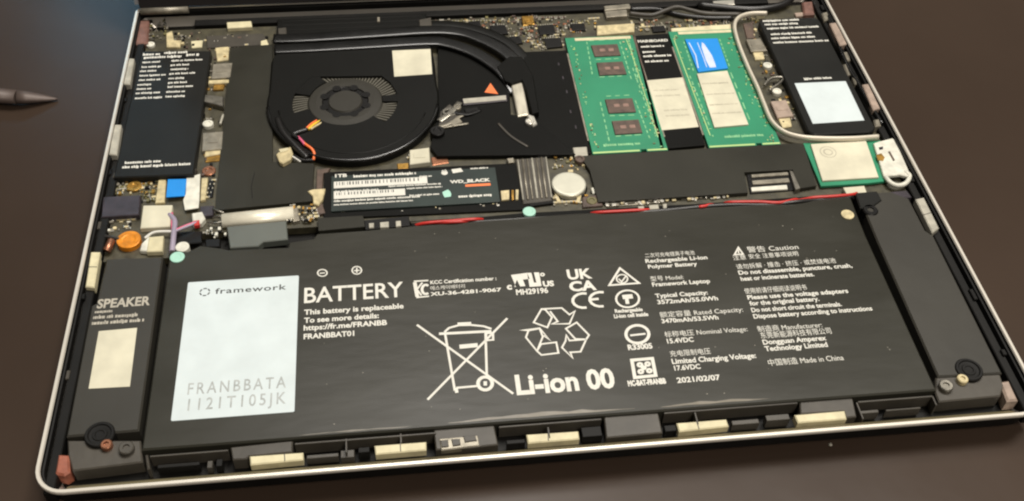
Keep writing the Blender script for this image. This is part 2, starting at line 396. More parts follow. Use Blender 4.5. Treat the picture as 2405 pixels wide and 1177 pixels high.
# connector window in the right sheet
w0 = comp('connector', [(1752, 402), (1858, 396), (1866, 446), (1762, 454)], ZB, -4.6, 'chip_black')
for q, m in (([(1764, 410), (1850, 404), (1852, 410), (1766, 416)], 'shield'), ([(1766, 424), (1852, 418), (1855, 427), (1768, 433)], 'shield'), ([(1764, 440), (1848, 434), (1850, 444), (1766, 449)], 'white_part')):
    comp('contact_bar', q, -4.6, -4.0, m, .1, w0)
comp('connector_end', [(1854, 400), (1862, 402), (1880, 442), (1868, 446)], ZB, -3.2, 'steel')
# scattered small parts
def scatter(poly, n, z, mats, smin=.5, smax=1.6, hmax=.9, name='surface_component'):
    p = px(poly, z); xs = [q.x for q in p]; ys = [q.y for q in p]; b = MB(); k = 0; tries = 0
    def inside(x, y):
        c = False
        for i in range(len(p)):
            a, d = p[i - 1], p[i]
            if (a.y > y) != (d.y > y) and x < (d.x - a.x) * (y - a.y) / (d.y - a.y) + a.x: c = not c
        return c
    cell = {}
    while k < n and tries < n * 12:
        tries += 1
        x = random.uniform(min(xs), max(xs)); y = random.uniform(min(ys), max(ys))
        if not inside(x, y): continue
        l = random.uniform(smin, smax); wd = l * random.uniform(.45, .8)
        if random.random() < .5: l, wd = wd, l
        key = (round(x / .9), round(y / .9))
        if key in cell: continue
        cell[key] = 1; h = random.uniform(.25, hmax); m = random.choice(mats)
        if random.random() < .16:
            b.lathe(x, y, [(l * .5, z - .1), (l * .5, z + h)], m, 10)
        elif random.random() < .5:            # body with bright end caps
            b.prism(rr(x - l / 2, y - wd / 2, x + l / 2, y + wd / 2), z - .1, z + h, m, .06)
            if l > wd:
                b.prism(rr(x - l / 2 - .18, y - wd / 2, x - l / 2 + .1, y + wd / 2), z - .1, z + h + .02, 'tin_bright'); b.prism(rr(x + l / 2 - .1, y - wd / 2, x + l / 2 + .18, y + wd / 2), z - .1, z + h + .02, 'tin_bright')
        else: b.prism(rr(x - l / 2, y - wd / 2, x + l / 2, y + wd / 2), z - .1, z + h, m, .06)
        k += 1
    b.obj(name, brd, stuff=True)
MIX = ['chip_black', 'pcb_dark', 'chip_brown', 'olive', 'cream', 'cream', 'olive', 'shield', 'chip_black', 'magnet_grey', 'olive', 'chip_brown', 'copper', 'gold', 'shield', 'chip_brown']
scatter([(1020, 48), (1240, 36), (1400, 50), (1400, 74), (1330, 82), (1330, 112), (1250, 120), (1190, 90), (1110, 62)], 270, ZB, MIX, .6, 1.7, .8)
scatter([(1478, 50), (1700, 44), (1720, 60), (1600, 66), (1490, 76)], 90, ZB, MIX, .6, 2.0)
scatter([(250, 422), (372, 420), (376, 470), (330, 478), (325, 455), (246, 458)], 110, ZB, ['cream', 'gold', 'olive', 'shield', 'chip_black', 'olive'], .6, 1.8)
scatter([(242, 510), (322, 508), (320, 535), (240, 548)], 26, ZB, ['cream', 'white_part', 'shield', 'chip_black'])
scatter([(482, 108), (545, 106), (512, 420), (470, 412)], 70, ZB, ['cream', 'gold', 'chip_brown', 'chip_black', 'shield'])
scatter([(678, 484), (742, 478), (748, 515), (676, 526)], 34, ZB + 1, ['cream', 'shield', 'chip_black', 'gold'], .6, 1.8)
scatter([(1290, 370), (1380, 362), (1372, 400), (1300, 400)], 30, ZB, ['cream', 'olive', 'gold', 'white_part', 'olive'])
scatter([(1292, 455), (1410, 448), (1418, 474), (1296, 486)], 30, ZB, ['cream', 'gold', 'shield', 'chip_black'])
scatter([(1745, 45), (1790, 44), (1880, 300), (1838, 305)], 90, ZB, ['gold', 'chip_brown', 'chip_black', 'cream', 'olive'])
scatter([(395, 72), (640, 88), (640, 104), (500, 118), (390, 112)], 60, ZB, ['cream', 'shield', 'chip_black', 'shield', 'chip_brown'])
scatter([(350, 50), (395, 45), (395, 100), (352, 95)], 30, ZB, ['shield', 'steel', 'chip_black', 'olive'])
scatter([(745, 496), (1225, 470), (1228, 482), (770, 508)], 40, ZB + .4, ['shield', 'cream', 'olive', 'tin_bright'], .5, 1.3, .6)
scatter([(1420, 474), (1745, 452), (1750, 462), (1425, 486)], 50, ZB + .4, ['shield', 'cream', 'tin_bright', 'tin_bright'], .6, 1.8, .7)
scatter([(475, 530), (530, 528), (530, 560), (478, 566)], 16, ZB, ['shield', 'white_part', 'chip_black'])
scatter([(950, 360), (1040, 345), (1060, 368), (960, 382)], 16, ZB, ['gold', 'cream', 'chip_brown', 'shield'])
scatter([(1040, 10), (1480, 0), (1480, 40), (1040, 48)], 40, -7, ['tray_black', 'frame_plastic', 'chip_black', 'chip_brown'], .8, 3)
scatter([(1480, 40), (1860, 4), (1740, 34), (1490, 60)], 30, -7, ['tray_black', 'frame_plastic', 'chip_black'], .8, 3)
def part_row(a, b_, n, m, l=1.4, wd=.8, h=.6, name='capacitor'):
    p0, p1 = P(*a, ZB), P(*b_, ZB); d0 = None
    for i in range(n):
        c = p0.lerp(p1, (i + .5) / n)
        if d0 is None:
            bb = MB(); bb.prism(rr(-l / 2, -wd / 2, l / 2, wd / 2), -.1, h, m, .06)
            bb.prism(rr(-l / 2 - .2, -wd / 2, -l / 2 + .15, wd / 2), -.1, h + .03, 'magnet_grey'); bb.prism(rr(l / 2 - .15, -wd / 2, l / 2 + .2, wd / 2), -.1, h + .03, 'magnet_grey')
            d0 = bb.obj(name, org=(0, 0, 0)); d0.parent = brd; o = d0
        else:
            o = d0.copy(); C.objects.link(o); o.parent = brd
        o.location = (c - Vector(brd['_o'])) * S
def leaded_chip(q, z=-4.2, parent=None):
    o = comp('chip', q, ZB, z, 'chip_black', .1); p = px(q, z - .6); b = MB()
    for e in ((0, 1), (2, 3)):
        a, d = p[e[0]], p[e[1]]; n = max(3, int((d - a).length / .9))
        for i in range(n):
            c = a.lerp(d, (i + .5) / n); b.prism(rr(c.x - .16, c.y - .55, c.x + .16, c.y + .55), ZB, z - .55, 'magnet_grey')
    ob = b.obj('pin_row', o)
    ob['kind'] = 'stuff'
for q in ([(1150, 60), (1186, 58), (1194, 78), (1156, 80)], [(1262, 60), (1300, 57), (1306, 78), (1268, 81)], [(1196, 86), (1220, 84), (1228, 100), (1204, 102)], [(1340, 56), (1372, 54), (1376, 70), (1344, 72)], [(1100, 50), (1126, 48), (1130, 60), (1104, 62)], [(1530, 62), (1560, 60), (1564, 72), (1534, 74)], [(258, 470), (262, 470), (260, 480), (256, 480)],
          [(1276, 90), (1316, 88), (1322, 108), (1284, 112)]): leaded_chip(q)
for a, b_, n, m in (((1060, 52), (1180, 50), 9, 'olive'), ((1240, 88), (1262, 116), 4, 'cream'), ((1206, 46), (1330, 42), 10, 'chip_brown'), ((1300, 84), (1328, 83), 3, 'cream'), ((1232, 62), (1240, 84), 3, 'olive'), ((1380, 46), (1408, 44), 3, 'cream'), ((505, 420), (485, 470), 5, 'cream'), ((250, 425), (300, 423), 5, 'cream'), ((250, 447), (296, 445), 5, 'magnet_grey'), ((250, 518), (320, 516), 6, 'cream'), ((1500, 66), (1528, 64), 3, 'cream'), ((1430, 480), (1560, 470), 12, 'magnet_grey'), ((1590, 466), (1740, 455), 14, 'magnet_grey'), ((800, 498), (1180, 479), 20, 'olive'), ((1300, 478), (1360, 474), 6, 'cream')):
    part_row(a, b_, n, m)
# board edge strips
for (a, b), m, wd in ((((770, 502), (1228, 481)), 'cream', .55), (((1425, 487), (1560, 474)), 'shield', .7), (((1600, 468), (1745, 458)), 'tin_bright', .7), (((965, 524), (1170, 510)), 'shield', .7)):
    p0, p1 = P(*a, -5), P(*b, -5); MB().tube([p0, p1], wd * .5, m, 6).obj('board_edge', brd)
for x, y in ((1312, 150), (1322, 182), (1331, 215), (1340, 262), (1352, 298), (1246, 330), (1228, 300), (1272, 345)):
    c = P(x, y, -3.85); MB().prism(rr(c.x - .25, c.y - .9, c.x + .3, c.y + .9), -4, -3.84, 'violet_dark', .05).obj('sheet_dimple', brd)
# single larger parts, left column and corners
for nm, q, z, m in (
    ('coil', [(505, 112), (538, 108), (536, 140), (510, 143)], -4.6, 'cream'), ('port_shell', [(500, 150), (546, 147), (541, 181), (496, 184)], -3.4, 'shield'),
    ('port_lip', [(490, 188), (538, 186), (537, 194), (489, 196)], -3.4, 'cream'), ('spring_contact', [(502, 198), (528, 197), (524, 209), (500, 210)], -4.2, 'gold'),
    ('screw_post', [(480, 222), (524, 226), (524, 250), (478, 238)], -3.0, 'steel'), ('port_shell', [(476, 312), (524, 308), (521, 350), (474, 354)], -3.4, 'shield'),
    ('port_lip', [(482, 350), (525, 346), (522, 360), (480, 368)], -4.0, 'cream'), ('spring_contact', [(484, 366), (520, 362), (516, 376), (482, 380)], -4.6, 'gold'),
    ('bracket', [(390, 78), (404, 72), (408, 94), (426, 94), (422, 110), (391, 110)], -4.2, 'cream'), ('bracket', [(448, 96), (476, 94), (474, 110), (450, 112)], -4.6, 'magnet_cream'),
    ('bracket_plate', [(484, 84), (618, 78), (632, 104), (486, 112)], -4.4, 'frame_plastic'), ('antenna_pad', [(532, 52), (590, 49), (592, 63), (534, 66)], -3.4, 'magnet_cream'),
    ('bracket', [(612, 96), (626, 92), (634, 112), (626, 121), (612, 116)], -3.8, 'magnet_cream'),
    ('ribbon_socket', [(372, 420), (390, 418), (386, 475), (364, 477)], -4.0, 'cream'), ('ribbon_socket', [(473, 418), (488, 416), (482, 468), (470, 470)], -4.0, 'cream'),
    ('chip', [(490, 424), (504, 422), (500, 462), (486, 464)], -4.6, 'chip_black'),
    ('audio_jack', [(242, 462), (330, 458), (326, 504), (238, 510)], -2.8, 'violet_dark'), ('foam_pad', [(336, 482), (405, 481), (399, 532), (329, 536)], -3.2, 'sticker_cream'),
    ('socket', [(415, 544), (474, 542), (474, 570), (413, 574)], -4.6, 'chip_black'), ('socket', [(482, 562), (517, 560), (517, 579), (483, 581)], -4.0, 'chip_black'),
    ('socket', [(470, 484), (502, 482), (500, 505), (468, 508)], -3.6, 'violet_dark'),
    ('port_shell', [(962, 352), (1008, 346), (1010, 380), (962, 386)], -3.2, 'sticker_cream'), ('capacitor', [(932, 384), (960, 382), (960, 395), (934, 397)], -4.8, 'gold'),
    ('capacitor', [(1012, 370), (1050, 362), (1054, 382), (1016, 388)], -4.8, 'copper'),
    ('latch', [(1345, 346), (1378, 344), (1382, 372), (1352, 376)], -3.6, 'magnet_grey'), ('slot_clip', [(1388, 366), (1446, 360), (1448, 372), (1392, 377)], -4, 'cream'),
    ('inductor', [(1368, 462), (1410, 456), (1416, 482), (1368, 486)], -4.2, 'chip_brown'), ('inductor', [(1388, 440), (1412, 439), (1416, 452), (1392, 454)], -4.4, 'white_part'),
    ('slot_end', [(1402, 60), (1490, 54), (1490, 74), (1402, 82)], -3.6, 'cream'), ('slot_end', [(1576, 66), (1716, 56), (1718, 70), (1578, 80)], -4.4, 'magnet_cream'),
    ('camera_plug', [(1418, 14), (1478, 8), (1482, 18), (1420, 24)], -3.0, 'shield'), ('camera_plug', [(1420, 26), (1472, 22), (1474, 36), (1424, 40)], -3.2, 'shield'),
    ('hinge_plate', [(1674, 2), (1724, -2), (1726, 10), (1676, 14)], -2.4, 'tin_bright'), ('orange_coil', [(1225, 38), (1252, 36), (1256, 56), (1228, 60)], -4.2, 'gold'),
    ('port_shell', [(1752, 92), (1786, 90), (1802, 118), (1764, 120)], -3.6, 'shield'), ('spring_contact', [(1768, 122), (1792, 120), (1796, 138), (1774, 140)], -4.4, 'cream'),
    ('port_shell', [(1810, 238), (1846, 234), (1864, 272), (1826, 276)], -3.6, 'magnet_pink'), ('spring_contact', [(1828, 278), (1856, 276), (1860, 296), (1838, 300)], -4.4, 'cream'),
    ('spring_contact', [(1745, 55), (1768, 52), (1774, 88), (1754, 90)], -4.6, 'chip_brown'), ('bracket', [(1775, 30), (1796, 28), (1796, 38), (1778, 40)], -4.0, 'magnet_cream'),
    ('bracket', [(1866, 30), (1908, 26), (1908, 36), (1870, 38)], -4.0, 'magnet_pink')):
    o = comp(nm, q, ZB - .2, z, m, .25)
    if nm in ('port_shell',):
        c = sum((P(x, y, z).xy for x, y in q), Vector((0, 0))) / 4
        MB().prism(rr(c.x - 2.2, c.y - 1.2, c.x + 2.2, c.y + 1.2), z, z + .18, m, .08).obj('spring_tab', o)
def disc(name, x, y, r, z0, z1, m, parent=None, hole=True, label=None, hm=None):
    c = P(x, y, z1); b = MB()
    b.lathe(c.x, c.y, [(r, z0), (r, z1 - .2), (r - .25, z1)] + ([(r * .55, z1), (r * .45, z1 - .3)] if hole else []), m, 24)
    return b.obj(name, parent or brd, label)
disc('gold_button', 315, 436, 2.6, ZB, -4.2, 'gold'); disc('screw', 353, 103, 1.7, ZB, -4, 'white_part')
disc('screw', 488, 289, 2.0, ZB, -3.6, 'white_part'); disc('coil', 490, 400, 2.5, ZB, -4.4, 'copper'); disc('standoff', 1362, 372, 1.9, ZB, -3.2, 'chip_brown')
disc('screw', 1803, 152, 1.9, ZB, -3.6, 'white_part'); disc('screw', 1825, 213, 1.9, ZB, -3.6, 'white_part'); disc('gold_button', 1243, 50, 2.0, ZB, -3.8, 'gold')
disc('inductor_core', 1390, 470, 1.9, -4.3, -3.8, 'olive')
bd = MB(); p = pxz([(1795, 200, -3.4), (1812, 184, -3), (1838, 182, -3), (1832, 194, -3), (1806, 212, -3.4)]); bd.tube(p, .55, 'steel', 6); bd.obj('antenna_loop', brd)
bd = MB(); bd.tube(pxz([(517, 292, -4), (524, 270, -4)]), .5, 'magnet_grey', 6); bd.obj('retaining_clip', brd)

# ================================================================ battery
ZT = -2.0
bat = thing('battery_pack', 'large flat black battery with white printed text filling the front half', 'battery', (147, 55, -8.5))
def battery_outline():
    p = [(28.0, 13.2), (266.2, 12.6), (266.4, 78), (267.4, 98.5)]
    p += [tuple(P(x, y, ZT).xy) for x, y in ((1640, 484), (1240, 508), (1100, 520), (965, 530), (860, 540), (745, 548), (735, 560), (680, 568), (676, 580), (536, 586), (520, 582), (470, 576), (440, 590))]
    p += [(28.0, 91.5)]
    return [Vector(q) for q in p]
MB().prism(battery_outline(), -8.3, ZT, 'battery_film', .5).obj('cell_cover', bat)
# protection board strip behind the cells
MB().prism(px([(965, 524), (1225, 500), (1640, 478), (2000, 454), (2010, 466), (1640, 490), (1240, 514), (968, 536)], -3), -7, -3.0, 'mylar_dark', .2).obj('protection_strip', bat)
for q in ([(866, 524), (878, 523), (878, 534), (867, 535)], [(892, 522), (913, 520), (913, 533), (893, 534)], [(929, 519), (941, 518), (942, 530), (930, 532)]):
    comp('contact_pad', q, -4.2, -2.4, 'magnet_grey', .15, bat)
MB().prism(px([(855, 518), (960, 508), (964, 530), (858, 540)], -3.2), -6, -3.0, 'chip_black', .2).obj('contact_block', bat)
for q in ([(1498, 484), (1512, 483), (1514, 492), (1500, 494)], [(1524, 482), (1546, 480), (1548, 490), (1526, 492)], [(1556, 479), (1566, 478), (1566, 488), (1558, 489)]):
    comp('contact_pad', q, -4.2, -2.2, 'magnet_grey', .15, bat)
# film strips along the battery front, its edge highlight painted in as paler colour
for (x0, x1, y0, wd, m) in ((72.5, 108, 14.0, .5, 'film_highlight'), (116, 172, 14.2, 1.5, 'film_highlight'), (180, 214, 14.0, 1.2, 'film_highlight')):
    k = 14; lo = [Vector((x0 + (x1 - x0) * i / k, y0 - .1 * math.sin(i * 1.3))) for i in range(k + 1)]
    hi = [Vector((x0 + (x1 - x0) * i / k, y0 + wd * max(.12, math.sin(math.pi * (i + .4) / (k + .8))) * random.uniform(.5, 1.1))) for i in range(k, -1, -1)]
    MB().prism(lo + hi, ZT, ZT + .05, m).obj('highlight_strip', bat)
b = MB()
for k in range(46):
    x = random.uniform(75, 262); y = random.uniform(15, 92); l = random.uniform(.12, .4)
    b.flat(rr(x, y, x + l, y + random.uniform(.1, .25)), ZT + .02, 'print_dim')
b.obj('dust_speck', bat, stuff=True)
ZP = ZT + .04
# sticker
sx = rr(35.3, 22.2, 71.0, 75.9, .5, 3)
st = MB().prism(sx, ZT, ZT + .22, 'sticker_white', .04).obj('sticker', bat, 'white paper sticker with grey lettering')
tx = MB(); zs = ZT + .24
put_text(tx, 'framework', (505, 690), (672, 680), 2.3, zs, 'print_dark', .012, 1.1)
c = P(481, 686, zs)
for k in range(6):
    a0 = math.radians(60 * k + 8); a1 = math.radians(60 * k + 52)
    tx.ribbon([(c.x + 1.5 * math.cos(a0 + (a1 - a0) * i / 4), c.y + 1.5 * math.sin(a0 + (a1 - a0) * i / 4)) for i in range(5)], .45, zs, 'print_dark')
put_text(tx, 'FRANBBATA', (440, 925), (671, 912), 4.2, zs, 'print_grey', .008, 1.35)
put_text(tx, '1121T105JK', (440, 964), (671, 948), 4.2, zs, 'print_grey', .008, 1.35)
tx.obj('lettering', st)
# main lettering
def block(lines, name='lettering', parent=bat, z=ZP, m='print_white', label=None):
    b = MB()
    for ln in lines:
        s, L, Rt, h = ln[:4]; bold = ln[4] if len(ln) > 4 else .012
        if s is None: micro(b, L, Rt, h, z, m)
        else: put_text(b, s, L, Rt, h, z, m, bold)
    return b.obj(name, parent, label)
block([('BATTERY', (714, 712), (948, 696), 6.4, .012)])
block([('This battery is replaceable', (714, 741), (948, 722), 2.0, .03), ('To see more details:', (714, 759), (890, 746), 2.0, .03),
       ('https://fr.me/FRANBB', (713, 777), (909, 762), 2.0, .03), ('FRANBBAT01', (713, 797), (832, 788), 2.0, .03)])
block([('Li-ion 00', (1214, 926), (1447, 909), 7.0, .036)])
block([('KCC Certification number :', (1011, 669), (1166, 656), 1.5, .03), ('에스케이배터리', (1011, 682), (1092, 675), 1.4, .03), ('XU-36-4281-9067', (1011, 696), (1178, 683), 1.5, .03)])
block([('MH29196', (1213, 693), (1288, 687), 2.2, .035)])
block([('UK', (1334, 656), (1392, 653), 4.2, .035), ('CA', (1339, 684), (1402, 680), 4.0, .04)])
col1 = [('二次可充电锂离子电池', (1516, 605), (1632, 597), 1.45), ('Rechargeable Li-ion', (1517, 618), (1662, 608), 1.6), ('Polymer Battery', (1523, 631), (1638, 623), 1.5),
        ('型号 Model:', (1529, 661), (1606, 654), 1.6), ('Framework Laptop', (1533, 674), (1668, 663), 1.6), ('Typical Capacity:', (1540, 700), (1663, 691), 1.6), ('3572mAh/55.0Wh', (1545, 715), (1687, 704), 1.6),
        ('额定容量 Rated Capacity:', (1551, 745), (1746, 732), 1.7), ('3470mAh/53.5Wh', (1555, 760), (1688, 749), 1.6), ('标称电压 Nominal Voltage:', (1562, 791), (1757, 778), 1.7), ('15.4VDC', (1568, 807), (1630, 802), 1.7),
        ('充电限制电压', (1575, 837), (1670, 830), 1.7), ('Limited Charging Voltage:', (1579, 854), (1777, 841), 1.8), ('17.6VDC', (1585, 871), (1646, 865), 1.7), ('2021/02/07', (1591, 899), (1693, 892), 1.8)]
block([(a, b, c, d * 1.06, .026) for a, b, c, d in col1])
col2 = [('警告 Caution', (1757, 593), (1876, 584), 2.0), ('安全 注意事项说明', (1760, 607), (1876, 600), 1.6), ('请勿拆解 · 撞击 · 挤压 · 或焚烧电池', (1731, 632), (1964, 616), 1.7),
        ('Do not disassemble, puncture, crush,', (1736, 646), (2002, 627), 1.7), ('heat or incinerate batteries.', (1741, 660), (1913, 648), 1.7), ('使用前请仔细阅读说明书', (1750, 689), (1896, 680), 1.8),
        ('Please use the voltage adapters', (1757, 704), (1993, 687), 1.7), ('for the original battery.', (1762, 718), (1925, 706), 1.7), ('Do not short circuit the terminals.', (1766, 733), (1978, 719), 1.7), ('Dispose battery according to instructions', (1771, 748), (2050, 729), 1.7),
        ('制造商 Manufacturer:', (1781, 779), (1932, 768), 1.8), ('东莞新能源科技有限公司', (1788, 794), (1954, 783), 1.9), ('Dongguan Amperex', (1793, 809), (1942, 799), 1.8), ('Technology Limited', (1798, 825), (1945, 814), 1.8), ('中国制造 Made in China', (1806, 858), (1983, 846), 1.9)]
block([(a, b, c, d * 1.04, .026) for a, b, c, d in col2])
block([('Rechargeable', (1445, 735), (1510, 730), 1.4, .04), ('Li-ion cell inside', (1443, 748), (1523, 741), 1.5, .04), ('R33005', (1476, 823), (1533, 817), 2.0, .04), ('MC-BAT-FRANBB', (1476, 908), (1565, 899), 1.9, .06)])
# symbols drawn as strokes
def K(pts, ox, oy, s): return [P(ox + x / s, oy + y / s, ZP).xy for x, y in pts]
_zk = [0]
def strokes(parent, name, lst, wd, label=None, z=None, m='print_white'):
    b = MB(); z = ZP if z is None else z
    for k, it in enumerate(lst):
        pts, closed, w_ = (it + (None,))[:3] if isinstance(it, tuple) else (it, False, None)
        b.ribbon(pts, w_ or wd, z + .012 * k, m, closed)
    return b.obj(name, parent, label)
def kp(pts): return K(pts, 940, 600, 3.27)
strokes(bat, 'bin_symbol', [kp([(128, 533), (868, 1062)]), kp([(822, 483), (210, 1108)]), kp([(345, 605), (420, 1040)]), kp([(655, 595), (665, 935)]),
        kp([(430, 1018), (600, 1003)]), (kp([(298, 603), (700, 583)]), False, 1.0), kp([(340, 590), (375, 558), (450, 537), (540, 535), (640, 545), (700, 565)]), (kp([(455, 703), (595, 690)]), False, 1.6), (kp([(440, 525), (545, 520)]), False, .8),
        (kp([(652 + 55 * math.cos(a * .35), 985 + 50 * math.sin(a * .35)) for a in range(18)]), True, 1.1), (kp([(640, 985), (666, 985)]), False, 1.6), (kp([(660, 600), (712, 598), (714, 650), (660, 655)]), True, .7), (kp([(420, 1040), (445, 1038)]), False, 1.8)], .75)
strokes(bat, 'recycling_symbol', [(kp([(1025, 515), (1085, 412), (1115, 417), (1165, 475), (1130, 553)]), True), kp([(1085, 412), (1240, 404), (1300, 455), (1342, 428), (1300, 525), (1165, 527), (1210, 508), (1150, 428)]),
        (kp([(1272, 563), (1355, 515), (1450, 612), (1428, 645), (1345, 642)]), True), kp([(1428, 645), (1385, 740), (1305, 745), (1325, 790), (1242, 708), (1270, 657), (1275, 612), (1300, 655), (1428, 645)]),
        (kp([(1070, 562), (985, 578), (965, 630), (1050, 735), (1095, 625)]), True), kp([(985, 578), (925, 575), (1070, 560), (1150, 652), (1100, 615)]), (kp([(1050, 735), (1085, 766), (1215, 750), (1198, 668), (1082, 682)]), True)], .6)
def cpx(x, y, rx, ry, n=22): return [P(x + rx * math.cos(2 * math.pi * i / n), y + ry * math.sin(2 * math.pi * i / n), ZP).xy for i in range(n)]
def pp(l): return px(l, ZP)
strokes(bat, 'terminal_mark', [(cpx(757, 641, 11, 8), True), pp([(751, 642), (763, 641)])], .45)
strokes(bat, 'terminal_mark', [(cpx(838, 635, 11, 9), True), pp([(831, 636), (845, 635)]), pp([(838, 629), (838, 641)])], .45)
strokes(bat, 'safety_symbol', [(pp([(1456, 630), (1431, 670), (1501, 665)]), True), (cpx(1461, 655, 13, 10), True, .5), (pp([(1453, 655), (1460, 662), (1470, 649)]), False, .5)], .75)
strokes(bat, 'safety_symbol', [(cpx(1474, 702, 27, 20), True), (pp([(1462, 698), (1486, 696)]), False, 1.8), (pp([(1472, 702), (1474, 714)]), False, 1.2)], .7)
strokes(bat, 'safety_symbol', [(cpx(1497, 785, 27, 21), True, 1.0), (pp([(1480, 788), (1516, 784)]), False, .7)], .8)
strokes(bat, 'safety_symbol', [(pp([(1484, 846), (1532, 842), (1540, 882), (1491, 887)]), True, 1.1), (cpx(1503, 857, 5, 4, 8), True, .8), (cpx(1521, 855, 5, 4, 8), True, .8), (cpx(1512, 864, 4, 3, 8), True, .8), (cpx(1505, 873, 5, 4, 8), True, .8), (cpx(1525, 871, 5, 4, 8), True, .8)], .8)
b = MB(); tr = pp([(1734, 578), (1722, 600), (1748, 598)]); b.ring(tr, inset(ccw(tr), .55) if ccw(tr) is tr else inset(ccw(tr), .55), ZT, ZP, 'print_white'); b.ribbon(pp([(1734, 586), (1735, 595)]), .5, ZP, 'print_white')
put_text(b, '注意', (1723, 611), (1753, 608), 1.7, ZP, 'print_white', .045); b.obj('warning_symbol', bat)
def arc(x, y, rx, ry, a0, a1, n=9): return pp([(x + rx * math.cos(math.radians(a0 + (a1 - a0) * i / n)), y - ry * math.sin(math.radians(a0 + (a1 - a0) * i / n))) for i in range(n + 1)])
strokes(bat, 'approval_mark', [arc(1371, 706, 26, 17, 75, 285), arc(1411, 703, 26, 17, 75, 285), pp([(1386, 704), (1406, 702)])], .95)
strokes(bat, 'approval_mark', [(pp([(974, 663), (980, 697)]), False, 1.2), pp([(992, 664), (979, 680), (990, 694)]), (arc(1000, 680, 9, 11, 50, 310), False, .9), pp([(972, 661), (1006, 659)]), pp([(978, 699), (1008, 696)])], .6)
b = MB(); put_text(b, 'c', (1191, 680), (1203, 679), 2.6, ZP, 'print_white', .05); put_text(b, 'US', (1276, 673), (1302, 671), 2.2, ZP, 'print_white', .05)
for q in ([(1200, 646), (1238, 641), (1244, 655), (1228, 657), (1234, 672), (1222, 673), (1214, 657), (1208, 674), (1212, 674)], [(1238, 641), (1248, 641), (1254, 664), (1260, 664), (1254, 640), (1266, 640), (1272, 672), (1244, 674)]):
    b.flat(pp(q), ZP + .01, 'print_white')
b.ribbon(cpx(1274, 645, 4, 3, 10), .5, ZP, 'print_white', True); b.obj('approval_mark', bat)

# ================================================================ speakers
def speaker(name, label, outline, foot, grom, screw1, screw2, m1):
    s = thing(name, label, 'speaker', tuple(outline[0]) + (-8.5,), 'speakers beside the battery')
    body = MB().prism([Vector(q) for q in outline], -8.3, -2.2, 'speaker_plastic', .5).obj('housing', s)
    f = MB().prism(px(foot, -3.0), -8.3, -3.0, 'frame_plastic', .4).obj('mounting_foot', s)
    c = P(*grom, -2.0)
    MB().lathe(c.x, c.y, [(4.3, -8), (4.3, -2.0), (4.0, -1.7), (3.4, -1.7), (3.1, -2.1), (2.2, -2.15), (2.0, -1.9), (1.4, -1.9), (1.2, -2.14), (0.3, -2.15)], 'tray_black', 32).obj('rubber_grommet', s)
    for (x, y, r, m) in (screw1, screw2):
        c = P(x, y, -1.3); o = MB().lathe(c.x, c.y, [(r, -7), (r, -1.6), (r - .3, -1.3), (r * .45, -1.3), (r * .4, -1.8)], m, 20).obj('screw', s)
    return s
spL = speaker('speaker', 'black left speaker with printed label between battery and left rim', [(6, 19.8), (26.4, 20.0), (25.9, 88.5), (7.5, 89.0), (7.0, 70), (5.6, 69)],
              [(158, 1034), (330, 1034), (335, 1085), (300, 1090), (170, 1106), (160, 1070)], (234, 1020), (249, 1042, 1.7, 'copper'), (296, 1050, 2.2, 'frame_plastic'), 0)
o = MB().prism(px([(232, 778), (322, 770), (305, 908), (208, 913)], -2.1), -2.2, -2.08, 'sticker_cream').obj('sticker', spL)
zs = -2.15
block([('SPEAKER', (226, 727), (352, 713), 3.6, .03)], 'lettering', spL, zs, 'print_dim')
block([(None, (222, 737), (264, 732), 1.3), (None, (218, 751), (324, 741), 1.6), (None, (215, 764), (340, 754), 1.6)], 'small_print', spL, zs, 'print_dim')
spR = speaker('speaker', 'plain black right speaker between battery and right rim', [(268.7, 17.5), (289.6, 17.0), (290.5, 76), (288.6, 79), (288.6, 95), (283, 99), (270.6, 99), (269.6, 76)],
              [(2198, 886), (2345, 868), (2358, 905), (2350, 930), (2205, 944), (2196, 920)], (2276, 868), (2262, 888, 1.7, 'cream'), (2223, 904, 2.2, 'steel'), 0)
c = P(2045, 492, -1.8); MB().lathe(c.x, c.y, [(2.8, -5), (2.8, -2.2), (2.4, -1.8), (1.2, -1.8), (1.0, -2.4)], 'chip_black', 20).obj('screw', spR)
MB().prism(px([(2008, 452), (2060, 448), (2072, 470), (2050, 486), (2020, 488)], -1.8), -5, -1.8, 'card_black', .4).obj('cable_cover', spR)
MB().prism(px([(2065, 452), (2130, 446), (2142, 462), (2078, 470)], -3), -7, -3, 'violet_dark', .4).obj('mounting_foot', spR)

# ================================================================ expansion bay cards
cL = thing('expansion_bay', 'black left bay cover with two columns of small white print', 'bay cover', (18, 165, -8.5), 'bay covers at both sides')
MB().prism([Vector(q) for q in ((4.4, 128.3), (32.4, 127.6), (32.8, 200.6), (5.2, 202.4))], -8.2, -2.0, 'card_black', .4).obj('cover', cL)
ls = [((335, 132), (378, 128)), ((385, 128), (440, 123)), ((337, 140), (427, 132)), ((437, 133), (469, 128)),
      ((334, 150), (377, 145)), ((402, 147), (477, 139)), ((332, 161), (380, 156)), ((400, 157), (447, 151)), ((328, 171), (367, 166)), ((400, 167), (443, 161)),
      ((327, 182), (391, 175)), ((397, 178), (461, 170)), ((325, 192), (381, 186)), ((395, 188), (433, 183)), ((322, 203), (357, 198)), ((394, 199), (441, 192)),
      ((320, 213), (357, 208)), ((393, 209), (456, 201)), ((318, 223), (376, 217)), ((390, 219), (435, 215)), ((316, 235), (383, 228)), ((388, 231), (435, 225))]
block([(None, a, b, 1.7 if i < 4 else 1.25) for i, (a, b) in enumerate(ls)], 'small_print', cL, -1.95)
block([(None, (292, 388), (380, 378), 1.5), (None, (286, 399), (448, 384), 1.5)], 'small_print', cL, -1.95)
